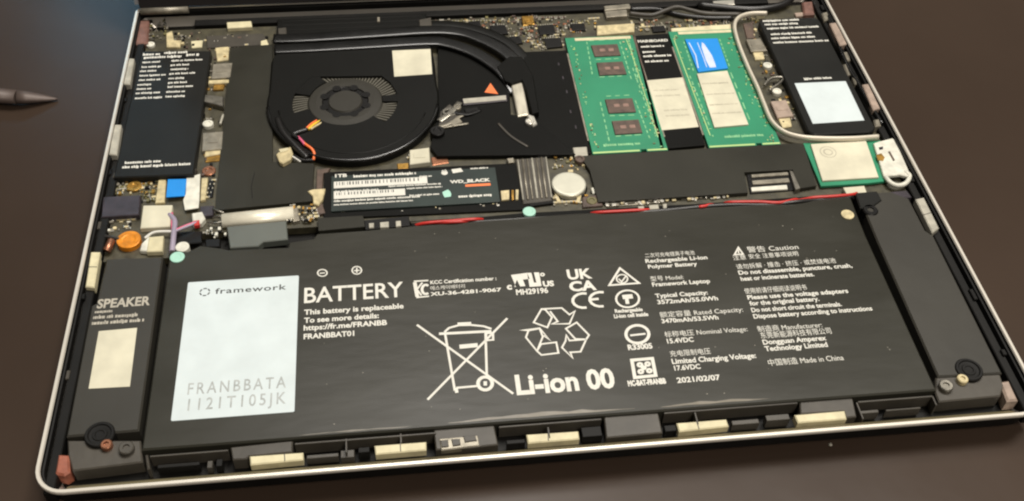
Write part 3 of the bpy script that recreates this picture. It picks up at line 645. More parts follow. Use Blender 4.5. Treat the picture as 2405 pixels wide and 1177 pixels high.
MB().prism(px([(268, 404), (462, 395), (455, 412), (262, 417)], -3.2), -6, -3.2, 'frame_plastic', .3).obj('cover_lip', cL)
cR = thing('expansion_bay', 'black right bay cover with white square sticker and small print lines', 'bay cover', (277, 168, -8.5), 'bay covers at both sides')
MB().prism(rr(262.6, 131.5, 289.6, 206.5, 3, 4), -8.2, -2.0, 'card_black', .5).obj('cover', cR)
ls = [((1793, 53), (1880, 46)), ((1797, 61), (1876, 55)), ((1803, 71), (1926, 62)), ((1812, 84), (1908, 77)), ((1813, 94), (1915, 86)), ((1817, 104), (1950, 95))]
block([(None, a, b, 1.45) for a, b in ls] + [(None, (1890, 189), (1955, 183), 1.4)], 'small_print', cR, -1.95)
st = MB().prism(px([(1866, 196), (1986, 191), (2030, 283), (1909, 291)], -1.95), -2.0, -1.88, 'sticker_white').obj('sticker', cR)
b = MB(); b.tube(pxz([(1945, 40, -2.6), (1962, 80, -2.2), (1975, 120, -2.2), (1995, 165, -2.6), (2012, 190, -2.4), (2040, 240, -2.4), (2072, 292, -2.6)]), .9, 'pipe_black', 8)
b.obj('cover_rail', cR)
for q in ([(1976, 122), (1990, 120), (1998, 140), (1984, 146)], [(1980, 150), (1988, 148), (1998, 174), (1990, 176)], [(2002, 180), (2014, 178), (2020, 194), (2008, 197)], [(2052, 280), (2066, 278), (2070, 294), (2056, 296)], [(1930, 30), (1944, 26), (1950, 44), (1936, 48)]):
    comp('side_clip', q, -6, -2.0, 'shield', .5, cR)
b = MB(); b.tube(pxz([(1800, 32, -2.4), (1762, 33, -2.2), (1735, 42, -2.0), (1725, 62, -2.0), (1733, 100, -2.0), (1756, 158, -2.0), (1778, 205, -2.0), (1794, 245, -2.0), (1812, 285, -2.0), (1840, 310, -2.0), (1878, 322, -2.0), (1930, 326, -2.0), (2000, 326, -2), (2062, 322, -2.4)], 8), .85, 'loop_cream', 10, rz=1.2)
tag(b.obj('gasket_loop', org=(262, 170, -2)), 'cream metal gasket loop bordering the right bay cover', 'gasket')

# ================================================================ fan
fan = thing('cooling_fan', 'round black cooling fan with grey hub and white square sticker', 'fan', (89, 165, -8.5))
FC = Vector((89.2, 164.2))
def fan_outline(d=0.0):
    out = []
    for i in range(41):                       # from the right side round the front to the left
        t = math.radians(10 - 200 * i / 40); r = 32.6 - d
        out.append(Vector((FC.x + .6 + r * 1.02 * math.cos(t), FC.y + 2 + (r + 3.4) * math.sin(t))))
    out += [Vector((57.2 + d, 192)), Vector((59, 199.0 - d)), Vector((121.8 - d, 199.6 - d)), Vector((122.6 - d, 185))]
    return out
z1 = -2.0
HX, HY = 86.6, 165.0
outer = ccw(fan_outline()); n = len(outer)
def radial(poly, cx, cy, r):
    return [Vector((cx, cy)) + (q - Vector((cx, cy))).normalized() * r for q in poly]
hole = radial(outer, HX, HY, 20.3)
mb = MB(); mi_o = inset(outer, .8)
f3 = lambda p, z: [(q.x, q.y, z) for q in p]
mb.rings([f3(outer, -8.2), f3(outer, z1 - .8), f3(mi_o, z1), f3(hole, z1), f3(hole, z1 - .9)], 'fan_black', False, False)
mb.obj('housing', fan)
MB().prism(inset(outer, 1.2), -8.3, -7.8, 'chip_black').obj('housing_floor', fan)
rim = [q for i, q in enumerate(fan_outline(0.4)) if 4 <= i <= 37]
MB().tube([(q.x, q.y, z1 - .1) for q in rim], .7, 'pipe_black', 8).obj('housing_rim', fan)
rim = [q for i, q in enumerate(fan_outline(4.2)) if 6 <= i <= 36]
MB().tube([(q.x, q.y, z1 - .15) for q in rim], .38, 'fan_black', 6).obj('housing_rim', fan)
def blade_mesh():
    b = MB(); pts_i = []
    r0, r1 = 14.5, 27.5
    a = [Vector((r0, 0)), Vector((r0 + 5, 1.3)), Vector((r1, 5.2))]
    for t in (0, 1):
        pass
    top = [(q.x, q.y + s * .3, z) for s in (-1, 1) for q in a for z in (-6.6, -2.9)]
    b.v = top; mi = b.mi('blade_grey')
    for s0 in (0, 6):
        for k in (0, 1): b.face((s0 + 2 * k, s0 + 2 * k + 2, s0 + 2 * k + 3, s0 + 2 * k + 1), mi)
    for k in (0, 1): b.face((2 * k + 1, 2 * k + 3, 2 * k + 9, 2 * k + 7), mi)
    b.face((4, 10, 11, 5), mi); b.face((0, 1, 7, 6), mi)
    return b
MB().lathe(HX, HY, [(28, -6.9), (28, -5.2), (14, -5.2)], 'fan_hub', 40).obj('impeller_disc', fan)
bm = blade_mesh(); NB = 80
b0 = None
for k in range(NB):
    if b0 is None:
        b0 = bm.obj('fan_blade'); b0.parent = fan; o = b0
    else:
        o = b0.copy(); C.objects.link(o); o.parent = fan
    o.location = ((HX - fan['_o'][0]) * S, (HY - fan['_o'][1]) * S, (0 - fan['_o'][2]) * S); o.rotation_euler = (0, 0, 2 * math.pi * k / NB)
hub = MB().lathe(HX, HY, [(14.8, -7.2), (14.8, -3.0), (13.9, -2.4), (11.2, -2.2), (9.0, -2.2), (8.6, -2.6), (6.6, -2.6), (6.2, -2.1), (0.2, -2.05)], 'fan_hub', 48, False, mats=['fan_hub'] * 4 + ['chip_black'] * 2 + ['fan_hub'] * 3).obj('hub', fan)
b = MB()
for k in range(8):
    a = 2 * math.pi * (k + .5) / 8; b.lathe(HX + 8.7 * math.cos(a), HY + 8.5 * math.sin(a), [(1.7, -2.3), (1.7, -2.12)], 'chip_black', 12)
b.obj('hub_slot', fan)
# arms of the plate that leave crescent openings
def sector(a0, a1, r0, r1, z0, zz, m, nn=12):
    po = [Vector((HX + r1 * math.cos(math.radians(a0 + (a1 - a0) * i / nn)), HY + r1 * math.sin(math.radians(a0 + (a1 - a0) * i / nn)))) for i in range(nn + 1)]
    pi_ = [Vector((HX + r0 * math.cos(math.radians(a0 + (a1 - a0) * i / nn)), HY + r0 * math.sin(math.radians(a0 + (a1 - a0) * i / nn)))) for i in range(nn + 1)][::-1]
    return MB().prism(po + pi_, z0, zz, m, .15)
for a0, a1 in ((122, 163), (196, 318), (-5, 8)):
    sector(a0, a1, 14.2, 20.8, -3.2, -2.08, 'fan_black').obj('housing_arm', fan)
o = comp('sticker', [(921, 119), (1011, 115), (1015, 174), (926, 180)], z1, z1 + .12, 'sticker_cream', .0, fan)
# wires of the fan
fw = thing('fan_wires', 'thin yellow orange and pink fan wires ending in a cream plug', 'wires', tuple(P(690, 350, -3)))
for pts, m, r in (([(752, 284, -2.6), (738, 292, -1.8), (724, 304, -1.4)], 'yellow_wire', .5), ([(746, 282, -2.6), (730, 292, -1.6), (716, 306, -1.4)], 'orange_wire', .45), ([(758, 287, -2.6), (742, 296, -1.8), (730, 304, -1.4)], 'cream', .4),
                  ([(722, 304, -1.6), (690, 315, -1.4), (696, 322, -1.4), (704, 327, -1.3)], 'black_wire', .8),
                  ([(703, 325, -1.2), (716, 338, -1.0), (732, 350, -1.2), (738, 362, -1.8), (736, 376, -2.8)], 'orange_wire', .55), ([(700, 322, -1.2), (708, 330, -.9), (716, 340, -1.0)], 'pink_wire', .55),
                  ([(652, 280, -2.2), (664, 310, -1.6), (690, 340, -1.8), (722, 372, -2.6)], 'black_wire', 1.2), ([(736, 376, -2.9), (710, 376, -3), (690, 366, -3)], 'black_wire', .6),
                  ([(706, 380, -3), (694, 372, -2.8), (684, 366, -2.6)], 'wire_white', .3)):
    b = MB(); b.tube(pxz(pts), r, m, 8); b.obj('wire', fw)
o = comp('plug', [(648, 362), (660, 352), (682, 344), (688, 360), (682, 374), (664, 384), (656, 380)], -3.6, -1.8, 'cream', .3, fw)
comp('plug_latch', [(654, 350), (676, 346), (678, 352), (658, 358)], -3.0, -1.4, 'magnet_cream', .2, fw)

# ================================================================ heatsink
hs = thing('heatsink', 'black heat pipes curving from the rear fins past the fan', 'heatsink', (130, 200, -8))
for pts in ([(642, 92), (720, 90), (860, 81), (1000, 72), (1075, 75), (1130, 92), (1180, 118), (1215, 152), (1238, 200)], [(644, 117), (720, 114), (860, 106), (1000, 98), (1050, 102), (1110, 122), (1160, 152), (1190, 180), (1212, 218)]):
    n_ = len(pts); pth = pxz([(x, y, -2.0 if k < n_ - 2 else (-2.3 if k == n_ - 2 else -4.2)) for k, (x, y) in enumerate(pts)], 8)
    b = MB(); b.tube(pth, 2.9, 'pipe_black', 24, rz=.8, sq=.5); b.obj('heat_pipe', hs)
b = MB(); b.tube(pxz([(1010, 58, -3.6), (1075, 60, -3.6), (1140, 76, -3.6), (1195, 102, -3.8), (1236, 142, -4.8)]), 2.4, 'fan_black', 16, rz=.8, sq=.6); b.obj('heat_pipe', hs)
MB().prism(rr(58.5, 210.5, 121, 221.5, .4, 2), -8, -2.6, 'fan_black', .3).obj('fin_cover', hs)
for y_, z_ in ((213, -2.45), (216.5, -2.5), (219.5, -2.5)):
    MB().prism(rr(61, y_, 119, y_ + .5), -2.7, z_, 'tray_black', .1).obj('fin_groove', hs)
comp('fin_bracket', [(984, 46), (1012, 40), (1016, 70), (986, 74)], -6, -1.4, 'frame_plastic', .3, hs); comp('fin_bracket', [(652, 66), (672, 64), (674, 88), (654, 90)], -6, -1.6, 'frame_plastic', .3, hs)
comp('screw_pin', [(886, 40), (892, 40), (892, 50), (886, 50)], -3, -1.8, 'shield', .1, hs)
MB().prism(px([(1028, 106), (1060, 108), (1120, 130), (1165, 160), (1195, 190), (1200, 268), (1260, 282), (1352, 362), (1026, 366), (1010, 345), (1030, 262)], -3.2), -6, -3.2, 'mylar_dark', .2).obj('cpu_cover', hs)
comp('foil_strip', [(1200, 196), (1226, 188), (1242, 268), (1216, 272)], -3.2, -2.2, 'foil', .4, hs); comp('foil_strip', [(1236, 268), (1254, 270), (1262, 290), (1252, 296)], -3.4, -2.3, 'tin_bright', .4, hs)
comp('pipe_cover', [(1166, 156), (1196, 132), (1226, 132), (1252, 176), (1266, 262), (1250, 266), (1236, 214), (1226, 188), (1200, 196), (1186, 190)], -3.4, -1.0, 'mylar_dark', .3, hs)
comp('grey_bar', [(1084, 232), (1190, 222), (1192, 236), (1088, 246)], -3.2, -2.5, 'violet_dark', .25, hs)
comp('bar_face', [(1087, 232), (1188, 224), (1189, 234), (1090, 243)], -2.5, -2.44, 'magnet_grey', 0, hs)
b = MB(); b.prism(px([(1152, 195), (1138, 217), (1170, 221)], -3.1), -3.2, -3.08, 'orange', 0); b.ribbon(px([(1136, 219), (1170, 223)], -3.1), .5, -3.12, 'chip_black'); b.obj('warning_triangle', hs)
for pts, r, m in (([(1030, 285, -2.6), (1060, 262, -2.0), (1080, 240, -2.4)], 1.3, 'steel'), ([(1024, 300, -2.8), (1056, 290, -2.4), (1084, 272, -2.8), (1118, 262, -3)], .7, 'shield'), ([(1060, 262, -2), (1096, 268, -2.6), (1128, 258, -3)], .9, 'chip_black'),
                  ([(1040, 300, -3), (1060, 296, -2.6), (1100, 290, -3)], .5, 'shield'), ([(1170, 290, -3), (1200, 320, -3), (1240, 345, -3)], .5, 'frame_plastic')):
    b = MB(); b.tube(pxz(pts), r, m, 10, rz=.22, sq=.6); b.obj('spring_arm', hs)
for q, z, m in (([(1034, 262), (1056, 244), (1072, 258), (1082, 286), (1052, 300), (1030, 296)], -2.6, 'frame_plastic'), ([(1040, 258), (1062, 250), (1070, 268), (1048, 276)], -2.1, 'steel'), ([(1056, 284), (1078, 276), (1086, 286), (1062, 296)], -2.2, 'shield'), ([(1090, 256), (1122, 250), (1126, 262), (1096, 268)], -2.7, 'chip_black')):
    comp('spring_plate', q, -3.2, z, m, .2, hs)
for x, y, r, z, m in ((1052, 262, 2.3, -1.8, 'steel'), (1074, 250, 1.5, -1.8, 'shield'), (1027, 306, 2.8, -1.6, 'chip_black'), (1244, 284, 1.7, -2.0, 'tin_bright')):
    disc('screw', x, y, r, -6, z, m, hs)

# ================================================================ memory modules
def module(label, x0, x1, y0, y1):
    m = thing('memory_module', label, 'memory module', ((x0 + x1) / 2, y0, -6), 'green memory modules')
    MB().prism([Vector(q) for q in ((x0, y0), (x0 + 18.6, y0), (x0 + 18.6, y0 + 1.3), (x0 + 20.6, y0 + 1.3), (x0 + 20.6, y0), (x1, y0), (x1, y1), (x0, y1))], -4.4, -3.2, 'pcb_green', .08).obj('circuit_board', m)
    MB().prism(rr(x0 + .3, y0 + .2, x0 + 18, y0 + 1.0), -3.2, -3.13, 'pcb_edge').obj('contact_edge', m); MB().prism(rr(x0 + 21, y0 + .2, x1 - .3, y0 + 1.0), -3.2, -3.13, 'pcb_edge').obj('contact_edge', m)
    MB().prism(rr(x0 + 4, y1 - 2.4, x1 - 1, y1 - .6), -3.2, -3.1, 'magnet_cream').obj('contact_edge', m)
    for q in ((x0 - .7, x0 + .1), (x1 - .1, x1 + .7)): MB().prism(rr(q[0], y0 + 8, q[1], y1 - 10), -5, -3.5, 'shield', .1).obj('retaining_clip', m)
    return m
m1 = module('green memory module with four bare brown chips', 178.0, 206.8, 128.4, 200.6)
zc = -2.6
for q in ([(1388, 106), (1450, 103), (1458, 129), (1397, 132)], [(1401, 147), (1462, 144), (1472, 173), (1408, 176)], [(1421, 233), (1485, 230), (1494, 262), (1430, 265)], [(1437, 284), (1500, 280), (1509, 311), (1445, 315)]):
    ch = comp('memory_chip', q, -3.3, zc, 'chip_brown', .15, m1)
    c = sum((P(x, y, zc).xy for x, y in q), Vector((0, 0))) / 4; b = MB()
    for dx in (-2.6, 1.0):
        b.prism(rr(c.x + dx, c.y - .9, c.x + dx + 2.2, c.y + .9, .3, 2), zc, zc + .03, 'chip_mark')
    b.obj('chip_mark', ch)
b = MB(); zl = -3.16
def dashes(pts, n, wd=.45, m='silk_green', duty=.75):
    a, d = P(*pts[0], zl).xy, P(*pts[1], zl).xy
    for i in range(n): b.ribbon([a.lerp(d, i / n), a.lerp(d, (i + random.uniform(duty - .25, duty)) / n)], wd, zl, m)
for pts, n in ((((1378, 98), (1392, 180)), 7), (((1456, 98), (1484, 190)), 8), (((1384, 96), (1452, 92)), 3), (((1400, 140), (1462, 137)), 3), (((1408, 181), (1470, 178)), 3), (((1410, 240), (1432, 336)), 7), (((1492, 236), (1528, 330)), 8), (((1424, 226), (1486, 223)), 3), (((1432, 272), (1496, 270)), 3), (((1446, 320), (1512, 316)), 3), (((1486, 160), (1548, 330)), 12), (((1476, 90), (1500, 190)), 7)):
    dashes(pts, n)
for pts in ([(1470, 90), (1482, 120), (1500, 175), (1520, 240), (1545, 320)],): b.ribbon(px(pts, zl), .3, zl + .01, 'pcb_edge')
micro(b, (1418, 345), (1508, 338), 1.6, zl, 'silk_green', 5); b.obj('silkscreen', m1)
m2 = module('green memory module with bright blue sticker and long cream label', 222.6, 250.6, 128.4, 202.0)
s2 = comp('blue_sticker', [(1609, 92), (1685, 90), (1710, 160), (1640, 169)], -3.3, -2.55, 'blue', .1, m2)
b = MB(); z = -2.5; b.flat(px([(1648, 99), (1654, 103), (1672, 130), (1680, 150), (1682, 158), (1667, 159), (1658, 142), (1648, 112)], z), z, 'swirl'); b.ribbon(px([(1618, 100), (1634, 130), (1640, 160)], z), .5, z, 'swirl')
b.ribbon(px([(1638, 100), (1652, 135), (1660, 158)], z), .35, z + .01, 'swirl'); b.obj('emblem', s2)
o = comp('paper_label', [(1637, 173), (1708, 166), (1758, 292), (1678, 299)], -3.3, -2.5, 'sticker_cream', .05, m2)
b = MB()
for i, (a, d) in enumerate((((1650, 200), (1712, 193)), ((1660, 225), (1724, 218)), ((1668, 250), (1734, 242)), ((1674, 270), (1744, 262)))): micro(b, a, d, .9, -2.46, 'faint_ink', i)
b.obj('faint_print', o)
b = MB()
for pts, n in ((((1606, 98), (1630, 170)), 7), (((1690, 92), (1714, 158)), 7), (((1620, 178), (1668, 300)), 9), (((1716, 170), (1764, 290)), 5), (((1640, 195), (1680, 298)), 6)): dashes(pts, n)
micro(b, (1703, 325), (1795, 318), 1.6, zl, 'silk_green', 6)
b.ribbon(px([(1582, 90), (1600, 140), (1628, 215), (1668, 318)], zl), .35, zl + .01, 'pcb_edge'); b.obj('silkscreen', m2)
for mod, x0, x1 in ((m1, 179.5, 205.5), (m2, 224, 249.5)):
    b = MB()
    for k in range(90):
        y = random.uniform(130, 199); x = random.choice((x0 + random.uniform(0, 1.6), x1 - random.uniform(0, 3.5), random.uniform(x0, x1) if k % 6 == 0 else x1 - 1))
        if mod is m2 and 228 < x < 246: continue
        a_, c_ = random.choice(((.5, .9), (.9, .5), (.35, .7)))
        b.prism(rr(x - a_ / 2, y - c_ / 2, x + a_ / 2, y + c_ / 2), -3.25, -2.95, random.choice(('olive', 'silk_green', 'silk_green', 'cream', 'pcb_edge')))
    b.obj('surface_component', mod, stuff=True)
# black strip between the modules
sp = thing('shield_strip', 'black and cream labelled strip between the two green memory modules', 'metal strip', (214, 130, -6))
comp('strip_plate', [(1488, 84), (1568, 78), (1656, 340), (1566, 348)], ZB, -3.6, 'mylar_dark', .15, sp)
comp('strip_edge', [(1486, 86), (1492, 84), (1560, 348), (1552, 350)], ZB, -3.2, 'chip_brown', .1, sp)
comp('paper_label', [(1519, 189), (1603, 182), (1641, 298), (1554, 306)], -3.6, -3.45, 'sticker_cream', 0, sp)
block([(None, (1536, 215), (1596, 210), 1.0), (None, (1540, 228), (1600, 223), 1.0), (None, (1560, 262), (1616, 257), 1.0), (None, (1564, 275), (1620, 270), 1.0)], 'faint_print', sp, -3.42, 'faint_ink')
block([('MAINBOARD', (1499, 101), (1569, 96), 1.6, .04), (None, (1506, 113), (1562, 108), 1.4), (None, (1510, 125), (1540, 122), 1.4), (None, (1512, 136), (1578, 130), 1.5), (None, (1516, 148), (1571, 143), 1.5)], 'lettering', sp, -3.52)

# ================================================================ storage drive
ssd = thing('storage_drive', 'slim storage drive with black white and green label in front of the fan', 'drive', (112, 115, -6))
MB().prism([Vector(q) for q in ((78.5, 104), (152.5, 102.6), (152.5, 127), (78.5, 127.6))], ZB, -4.3, 'mylar_dark', .15).obj('circuit_board', ssd)
lab = MB().prism(rr(81.2, 106.6, 141.0, 124.6), -4.3, -3.6, 'card_black', .1).obj('label', ssd)
MATS['label_green'] = mat('label_green', (20, 34, 30), .4, var=.5, scale=60); lab.data.materials[0] = MATS['label_green']
b = MB(); z = -3.56
def bar(L, Rt, h, m='print_white', dz=0):
    a, d = P(*L, z), P(*Rt, z); y = (a.y + d.y) / 2; b.flat(rr(a.x, y, d.x, y + h), z + dz, m)
bar((784, 443), (1004, 430), 3.4); bar((784, 468), (952, 458), 3.4)
rnd = random.Random(3)
def code(L, Rt, h):
    a, d = P(*L, z), P(*Rt, z); y = (a.y + d.y) / 2; x = a.x
    while x < d.x - .6:
        wd = rnd.uniform(.15, .5); b.flat(rr(x, y, x + wd, y + h), z + .015, 'print_dark'); x += wd + rnd.uniform(.3, 1.1)
code((790, 436), (990, 424), 1.6); code((788, 447), (900, 441), .9); code((790, 459), (930, 451), 1.3)
put_text(b, '1TB', (787, 417), (815, 415), 1.6, z, 'print_white', .04)
for L, Rt, h in (((830, 417), (982, 409), 1.5), ((985, 417), (1016, 414), .9), ((912, 438), (1038, 434), .9), ((955, 445), (1040, 439), .8), ((784, 452), (892, 446), .9), ((784, 475), (988, 463), 1.1), ((784, 482), (970, 473), .8), ((962, 461), (1034, 457), .9), ((1105, 398), (1148, 395), .9), ((1077, 465), (1158, 459), 1.4), ((1038, 403), (1052, 402), 1.0)):
    micro(b, L, Rt, h, z, 'print_white', int(h * 10))
put_text(b, 'WD_BLACK', (1057, 431), (1152, 425), 1.5, z, 'print_white', .05)
a, d = P(1093, 437, z), P(1152, 433, z); b.flat(rr(a.x, (a.y + d.y) / 2 - .5, d.x, (a.y + d.y) / 2 + .7), z, 'orange')
b.flat([P(1050 + 12 * math.cos(i * .7) * (1 if i % 2 else .8), 455 + 10 * math.sin(i * .7) * (1 if i % 2 else .8), z).xy for i in range(9)], z, 'mint')
b.flat(circ(*P(1044, 406, z).xy, 1.2, 10), z, 'print_white'); b.flat(px([(1060, 398), (1082, 395), (1088, 403), (1064, 407)], z), z, 'print_white'); b.obj('lettering', lab)
for q, m in (([(1176, 448), (1196, 446), (1196, 468), (1178, 470)], 'cream'), ([(1201, 446), (1207, 446), (1207, 468), (1202, 469)], 'gold'), ([(1211, 445), (1218, 445), (1217, 468), (1211, 468)], 'cream')):
    comp('capacitor', q, -4.4, -3.6, m, .1, ssd)
comp('end_bracket', [(744, 398), (776, 394), (770, 404), (760, 406), (754, 470), (764, 500), (742, 504)], ZB, -4.0, 'chip_brown', .15, ssd)
comp('mount_clip', [(722, 448), (734, 444), (764, 442), (758, 466), (748, 482), (736, 478), (734, 460)], -4.4, -3.0, 'cream', .3, ssd)
# connector with clear tape at its right end
sk = thing('drive_socket', 'grey ribbed socket at the right end of the storage drive', 'socket', tuple(P(1250, 420, -6)))
comp('socket_body', [(1210, 374), (1284, 368), (1296, 470), (1228, 478)], ZB, -3.6, 'frame_plastic', .3, sk)
b = MB()
for k in range(7):
    x = 1216 + k * 11; b.tube([P(x, 376 - k, -3.5), P(x + 13, 470 - k, -3.5)], .35 + .15 * (k % 2), 'shield' if k % 3 else 'magnet_grey', 6)
b.obj('socket_rib', sk); comp('socket_lip', [(1190, 372), (1206, 370), (1208, 380), (1194, 382)], -5, -3.4, 'shield', .2, sk)
comp('socket_foot', [(1240, 472), (1298, 462), (1300, 476), (1244, 484)], -6, -4, 'tray_black', .2, sk)

# ================================================================ coin cell
cc = thing('coin_cell', 'round silver coin cell right of the drive socket', 'coin cell', tuple(P(1337, 430, -6)))
c = P(1336, 431, -3)
MB().lathe(c.x, c.y, [(5.6, -5.6), (6.3, -5.2), (6.3, -3.3), (5.9, -3.0), (5.3, -2.95)], 'cell_metal', 40).obj('cell', cc)
MB().lathe(c.x, c.y, [(6.9, -6), (6.9, -5.2)], 'chip_black', 32).obj('cell_holder', cc)
for q in ([(1302, 452), (1312, 462), (1318, 474), (1308, 474)], [(1356, 462), (1366, 456), (1362, 474), (1352, 476)], [(1334, 398), (1346, 398), (1346, 404), (1334, 404)]):
    comp('holder_tab', q, -6, -4.4, 'cream', .1, cc)

# ================================================================ wireless card
wl = thing('wireless_card', 'small green wireless card under cream label beside the right rim', 'wireless card', tuple(P(2000, 400, -6)))
comp('circuit_board', [(1886, 336), (2068, 330), (2090, 424), (2040, 430), (1928, 437)], -4.6, -3.6, 'pcb_green', .1, wl)
comp('paper_label', [(1904, 338), (2034, 330), (2064, 416), (1932, 424)], -3.6, -2.8, 'sticker_cream', .15, wl)
b = MB(); c = P(1945, 357, -2.75); b.ribbon(circ(c.x, c.y, 3.0, 20), .35, -2.77, 'faint_ink', True); b.ribbon(circ(c.x, c.y, 1.6, 14), .5, -2.77, 'faint_ink', True); b.obj('round_stamp', wl)
br = comp('bracket', [(2052, 336), (2064, 332), (2096, 324), (2104, 330), (2136, 404), (2138, 416), (2114, 410), (2076, 414)], -3.6, -2.4, 'white_part', .25, wl)
b = MB(); b.tube(pxz([(2080, 416, -2.8), (2092, 430, -2.8), (2110, 436, -2.8), (2128, 430, -2.8), (2136, 414, -2.8), (2126, 404, -2.8)]), .9, 'white_part', 8); b.obj('bracket_ring', br)
for q, m in (([(2058, 364), (2070, 360), (2078, 370), (2074, 378), (2062, 376)], 'gold'), ([(2086, 356), (2090, 355), (2102, 376), (2098, 378)], 'chip_brown'), ([(2064, 346), (2074, 344), (2074, 350), (2066, 352)], 'violet_dark')):
    comp('antenna_contact', q, -2.4, -2.25, m, 0, br)
comp('edge_tab', [(1980, 440), (2030, 436), (2036, 452), (1990, 458)], -5, -3, 'sticker_cream', .2, wl)

# ================================================================ cables and small loose pieces
rc = thing('speaker_cable', 'red and black twisted cable running along the rear edge of the battery', 'cable', tuple(P(1500, 490, -3)))
for pts in ([(975, 530, -3.6), (1000, 524, -1.8), (1060, 519, -1.4), (1115, 515, -1.6), (1135, 516, -3.6)], [(1010, 524, -3), (1050, 522, -1.5), (1090, 520, -1.8), (1110, 518, -3)], [(1385, 502, -4), (1405, 499, -1.9), (1460, 496, -1.6), (1515, 493, -2), (1530, 494, -4)], [(1630, 488, -4), (1642, 486, -1.8), (1656, 484, -1.6), (1668, 481, -2), (1680, 482, -4)],
            [(1700, 478, -4), (1718, 475, -1.9), (1780, 474, -1.6), (1830, 476, -1.6), (1866, 469, -1.9), (1880, 470, -3.4), (1912, 464, -1.8), (1960, 461, -1.5), (2000, 457, -1.8), (2012, 454, -3)]):
    b = MB(); b.tube(pxz(pts), .58, 'red_wire', 8); b.obj('red_wire', rc)
b = MB(); b.tube(pxz([(960, 536, -3.8), (1120, 522, -2.6), (1400, 504, -2.8), (1540, 496, -2.4), (1690, 482, -1.8), (1800, 481, -2.4), (1870, 474, -1.6), (1920, 470, -2.4), (2004, 462, -2.4)]), .7, 'black_wire', 8); b.obj('black_wire', rc)
dc = thing('display_cable', 'thick black display cables waving along the rear hinge', 'cable', tuple(P(1600, 30, -4)))
for pts, r in (([(1478, 32, -3.4), (1530, 36, -3), (1565, 24, -2.2), (1590, 17, -2), (1620, 24, -2.2), (1660, 32, -2.4), (1740, 34, -3)], 1.0), ([(1480, 22, -4), (1540, 22, -4), (1600, 36, -4), (1660, 42, -4), (1720, 42, -4)], 1.0), ([(1640, 12, -3), (1760, 22, -3), (1830, 14, -3), (1860, -4, -3)], 1.5)):
    b = MB(); b.tube(pxz(pts), r, 'frame_plastic' if len(pts) == 7 else 'black_wire', 10); b.obj('cable', dc)
rb = thing('ribbon_cable', 'white ribbon cable with bright blue pull tab left of the drive', 'ribbon cable', tuple(P(430, 450, -4)))
comp('pull_tab', [(394, 421), (438, 420), (434, 460), (390, 463)], -3.6, -3.2, 'blue', .08, rb)
comp('ribbon', [(438, 418), (470, 408), (468, 470), (466, 488), (434, 493), (430, 470), (436, 455)], -3.9, -3.5, 'white_part', .1, rb)
hc = thing('hinge_connector', 'silver rolled connector sleeve with grey film beside the battery corner', 'connector', tuple(P(610, 520, -5)))
b = MB(); a, d = P(522, 519, -3.8), P(690, 501, -3.8); b.tube([a, a.lerp(d, .5), d], 3.0, 'sleeve_metal', 20, rz=1.9); b.obj('sleeve', hc)
comp('grey_film', [(532, 532), (672, 518), (676, 562), (618, 568), (606, 578), (540, 582)], -6, -3.2, 'grey_film', .3, hc)
comp('sleeve_end', [(684, 488), (700, 486), (704, 516), (688, 520)], -6, -3.6, 'shield', .3, hc)
for pts in ([(500, 490, -3.4), (512, 496, -3), (526, 500, -3.4)], [(500, 512, -4), (512, 508, -3.2), (528, 512, -3.4)], [(488, 522, -4), (506, 524, -3.4), (524, 520, -3.4)]):
    b = MB(); b.tube(pxz(pts), .4, 'steel', 6); b.obj('lead', hc)
ow = thing('touch_wires', 'lilac and pink wires with white plugs at the rear left battery corner', 'wires', tuple(P(400, 560, -4)))
for pts, m, r in (([(398, 505, -4), (410, 520, -3), (408, 550, -2.4), (404, 592, -2.6)], 'lilac_wire', 1.0), ([(404, 500, -3.6), (404, 530, -2.6), (406, 560, -2.2)], 'pink_wire', .4), ([(408, 545, -2.4), (430, 536, -2.4), (450, 528, -2.6), (466, 520, -3)], 'lilac_wire', .45), ([(408, 542, -2.4), (436, 530, -2.4), (458, 522, -2.8)], 'pink_wire', .35),
                  ([(340, 560, -3.6), (362, 546, -3), (398, 544, -3), (412, 544, -3)], 'wire_white', .5), ([(246, 555, -4), (262, 558, -3.6), (280, 562, -3.4)], 'grey_wire', .6), ([(262, 566, -3.6), (256, 580, -3.4), (250, 590, -3.8)], 'copper', 1.4)):
    b = MB(); b.tube(pxz(pts), r, m, 8); b.obj('wire', ow)
comp('plug', [(350, 556), (384, 553), (381, 590), (344, 591)], -5, -3, 'magnet_cream', .3, ow); comp('plug', [(332, 572), (352, 552), (348, 590), (328, 588)], -5, -3.4, 'white_part', .3, ow)
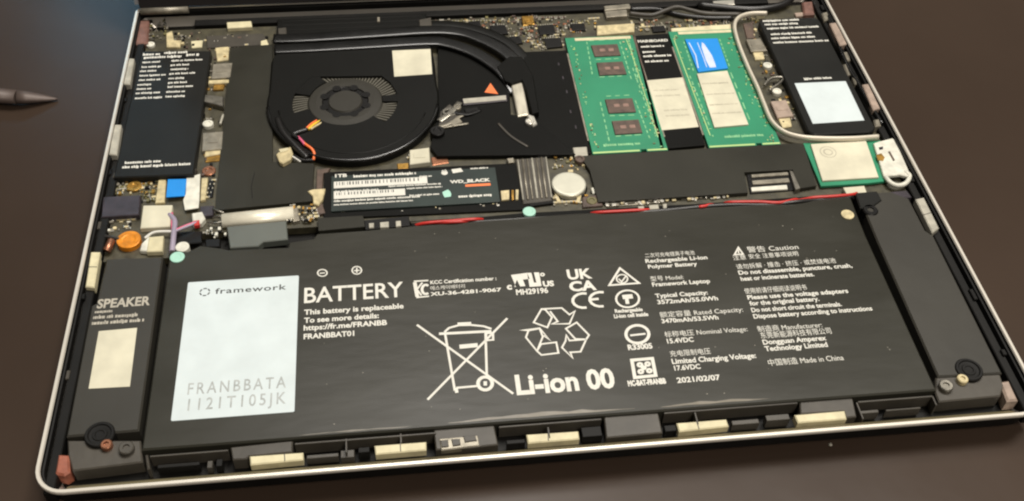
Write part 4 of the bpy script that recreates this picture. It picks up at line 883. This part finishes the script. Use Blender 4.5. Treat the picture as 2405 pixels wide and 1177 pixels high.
comp('plug', [(450, 500), (474, 496), (482, 512), (472, 524), (452, 526)], -5, -2.8, 'white_part', .4, ow); comp('plug', [(454, 518), (468, 516), (468, 528), (456, 530)], -4, -2.5, 'red_wire', .2, ow)
def dot(label, name, x, y, r, z0, z1, m, cat):
    c = P(x, y, z1); b = MB(); b.lathe(c.x, c.y, [(r, z0), (r, z1 - .12), (r - .2, z1), (r * .6, z1), (r * .5, z1 - .1)], m, 28); tag(b.obj(name, org=(c.x, c.y, z0)), label, cat)
dot('bright orange round disc behind the left speaker', 'orange_disc', 302, 562, 4.0, -6.5, -3.2, 'copper_orange', 'disc')
dot('mint screw cap on the rear left corner of the battery', 'screw_cap', 416, 603, 2.4, -2.05, -1.5, 'mint', 'screw cap')
dot('pinkish white screw cap behind the mint one', 'screw_cap', 428, 579, 2.3, -5, -2.4, 'white_part', 'screw cap')
dot('pale blue-green screw cap in the middle of the battery rear edge', 'screw_cap', 1243, 496, 2.3, -3.2, -1.7, 'mint', 'screw cap')
dot('cream screw cap at the rear right corner of the battery', 'screw_cap', 1991, 503, 2.3, -2.05, -1.5, 'cream', 'screw cap')
c = P(1950, 1045, -11.6); tag(MB().lathe(c.x, c.y, [(.5, -11.6), (.6, -11.3), (.2, -11.0)], 'magnet_grey', 7).obj('crumb', org=(c.x, c.y, -11.6)), 'tiny pale crumb on the table in front of the laptop', 'crumb')
# pointed tool on the table
tl = thing('pointed_tool', 'brown metal pointed tool lying on the table at the left edge', 'tool', tuple(P(40, 232, -11.5)))
zt = -7.9
b = MB(); a = P(-260, 208, zt); d = P(40, 228, zt); b.tube([a, a.lerp(d, .4), a.lerp(d, .8), d], [3.6, 3.6, 3.5, 3.2], 'tool_metal', 16, rz=[2.8, 2.8, 2.7, 2.4]); b.obj('shaft', tl)
b = MB(); e = P(136, 233, -10.9); b.tube([d.lerp(e, t_) for t_ in (0, .25, .5, .75, .93, 1)], [3.2, 2.9, 2.3, 1.5, .7, .25], 'tool_metal', 16, rz=[2.4, 2.1, 1.6, 1.0, .5, .2]); b.obj('tip', tl)

for o in bpy.data.objects:
    if '_o' in o: del o['_o']
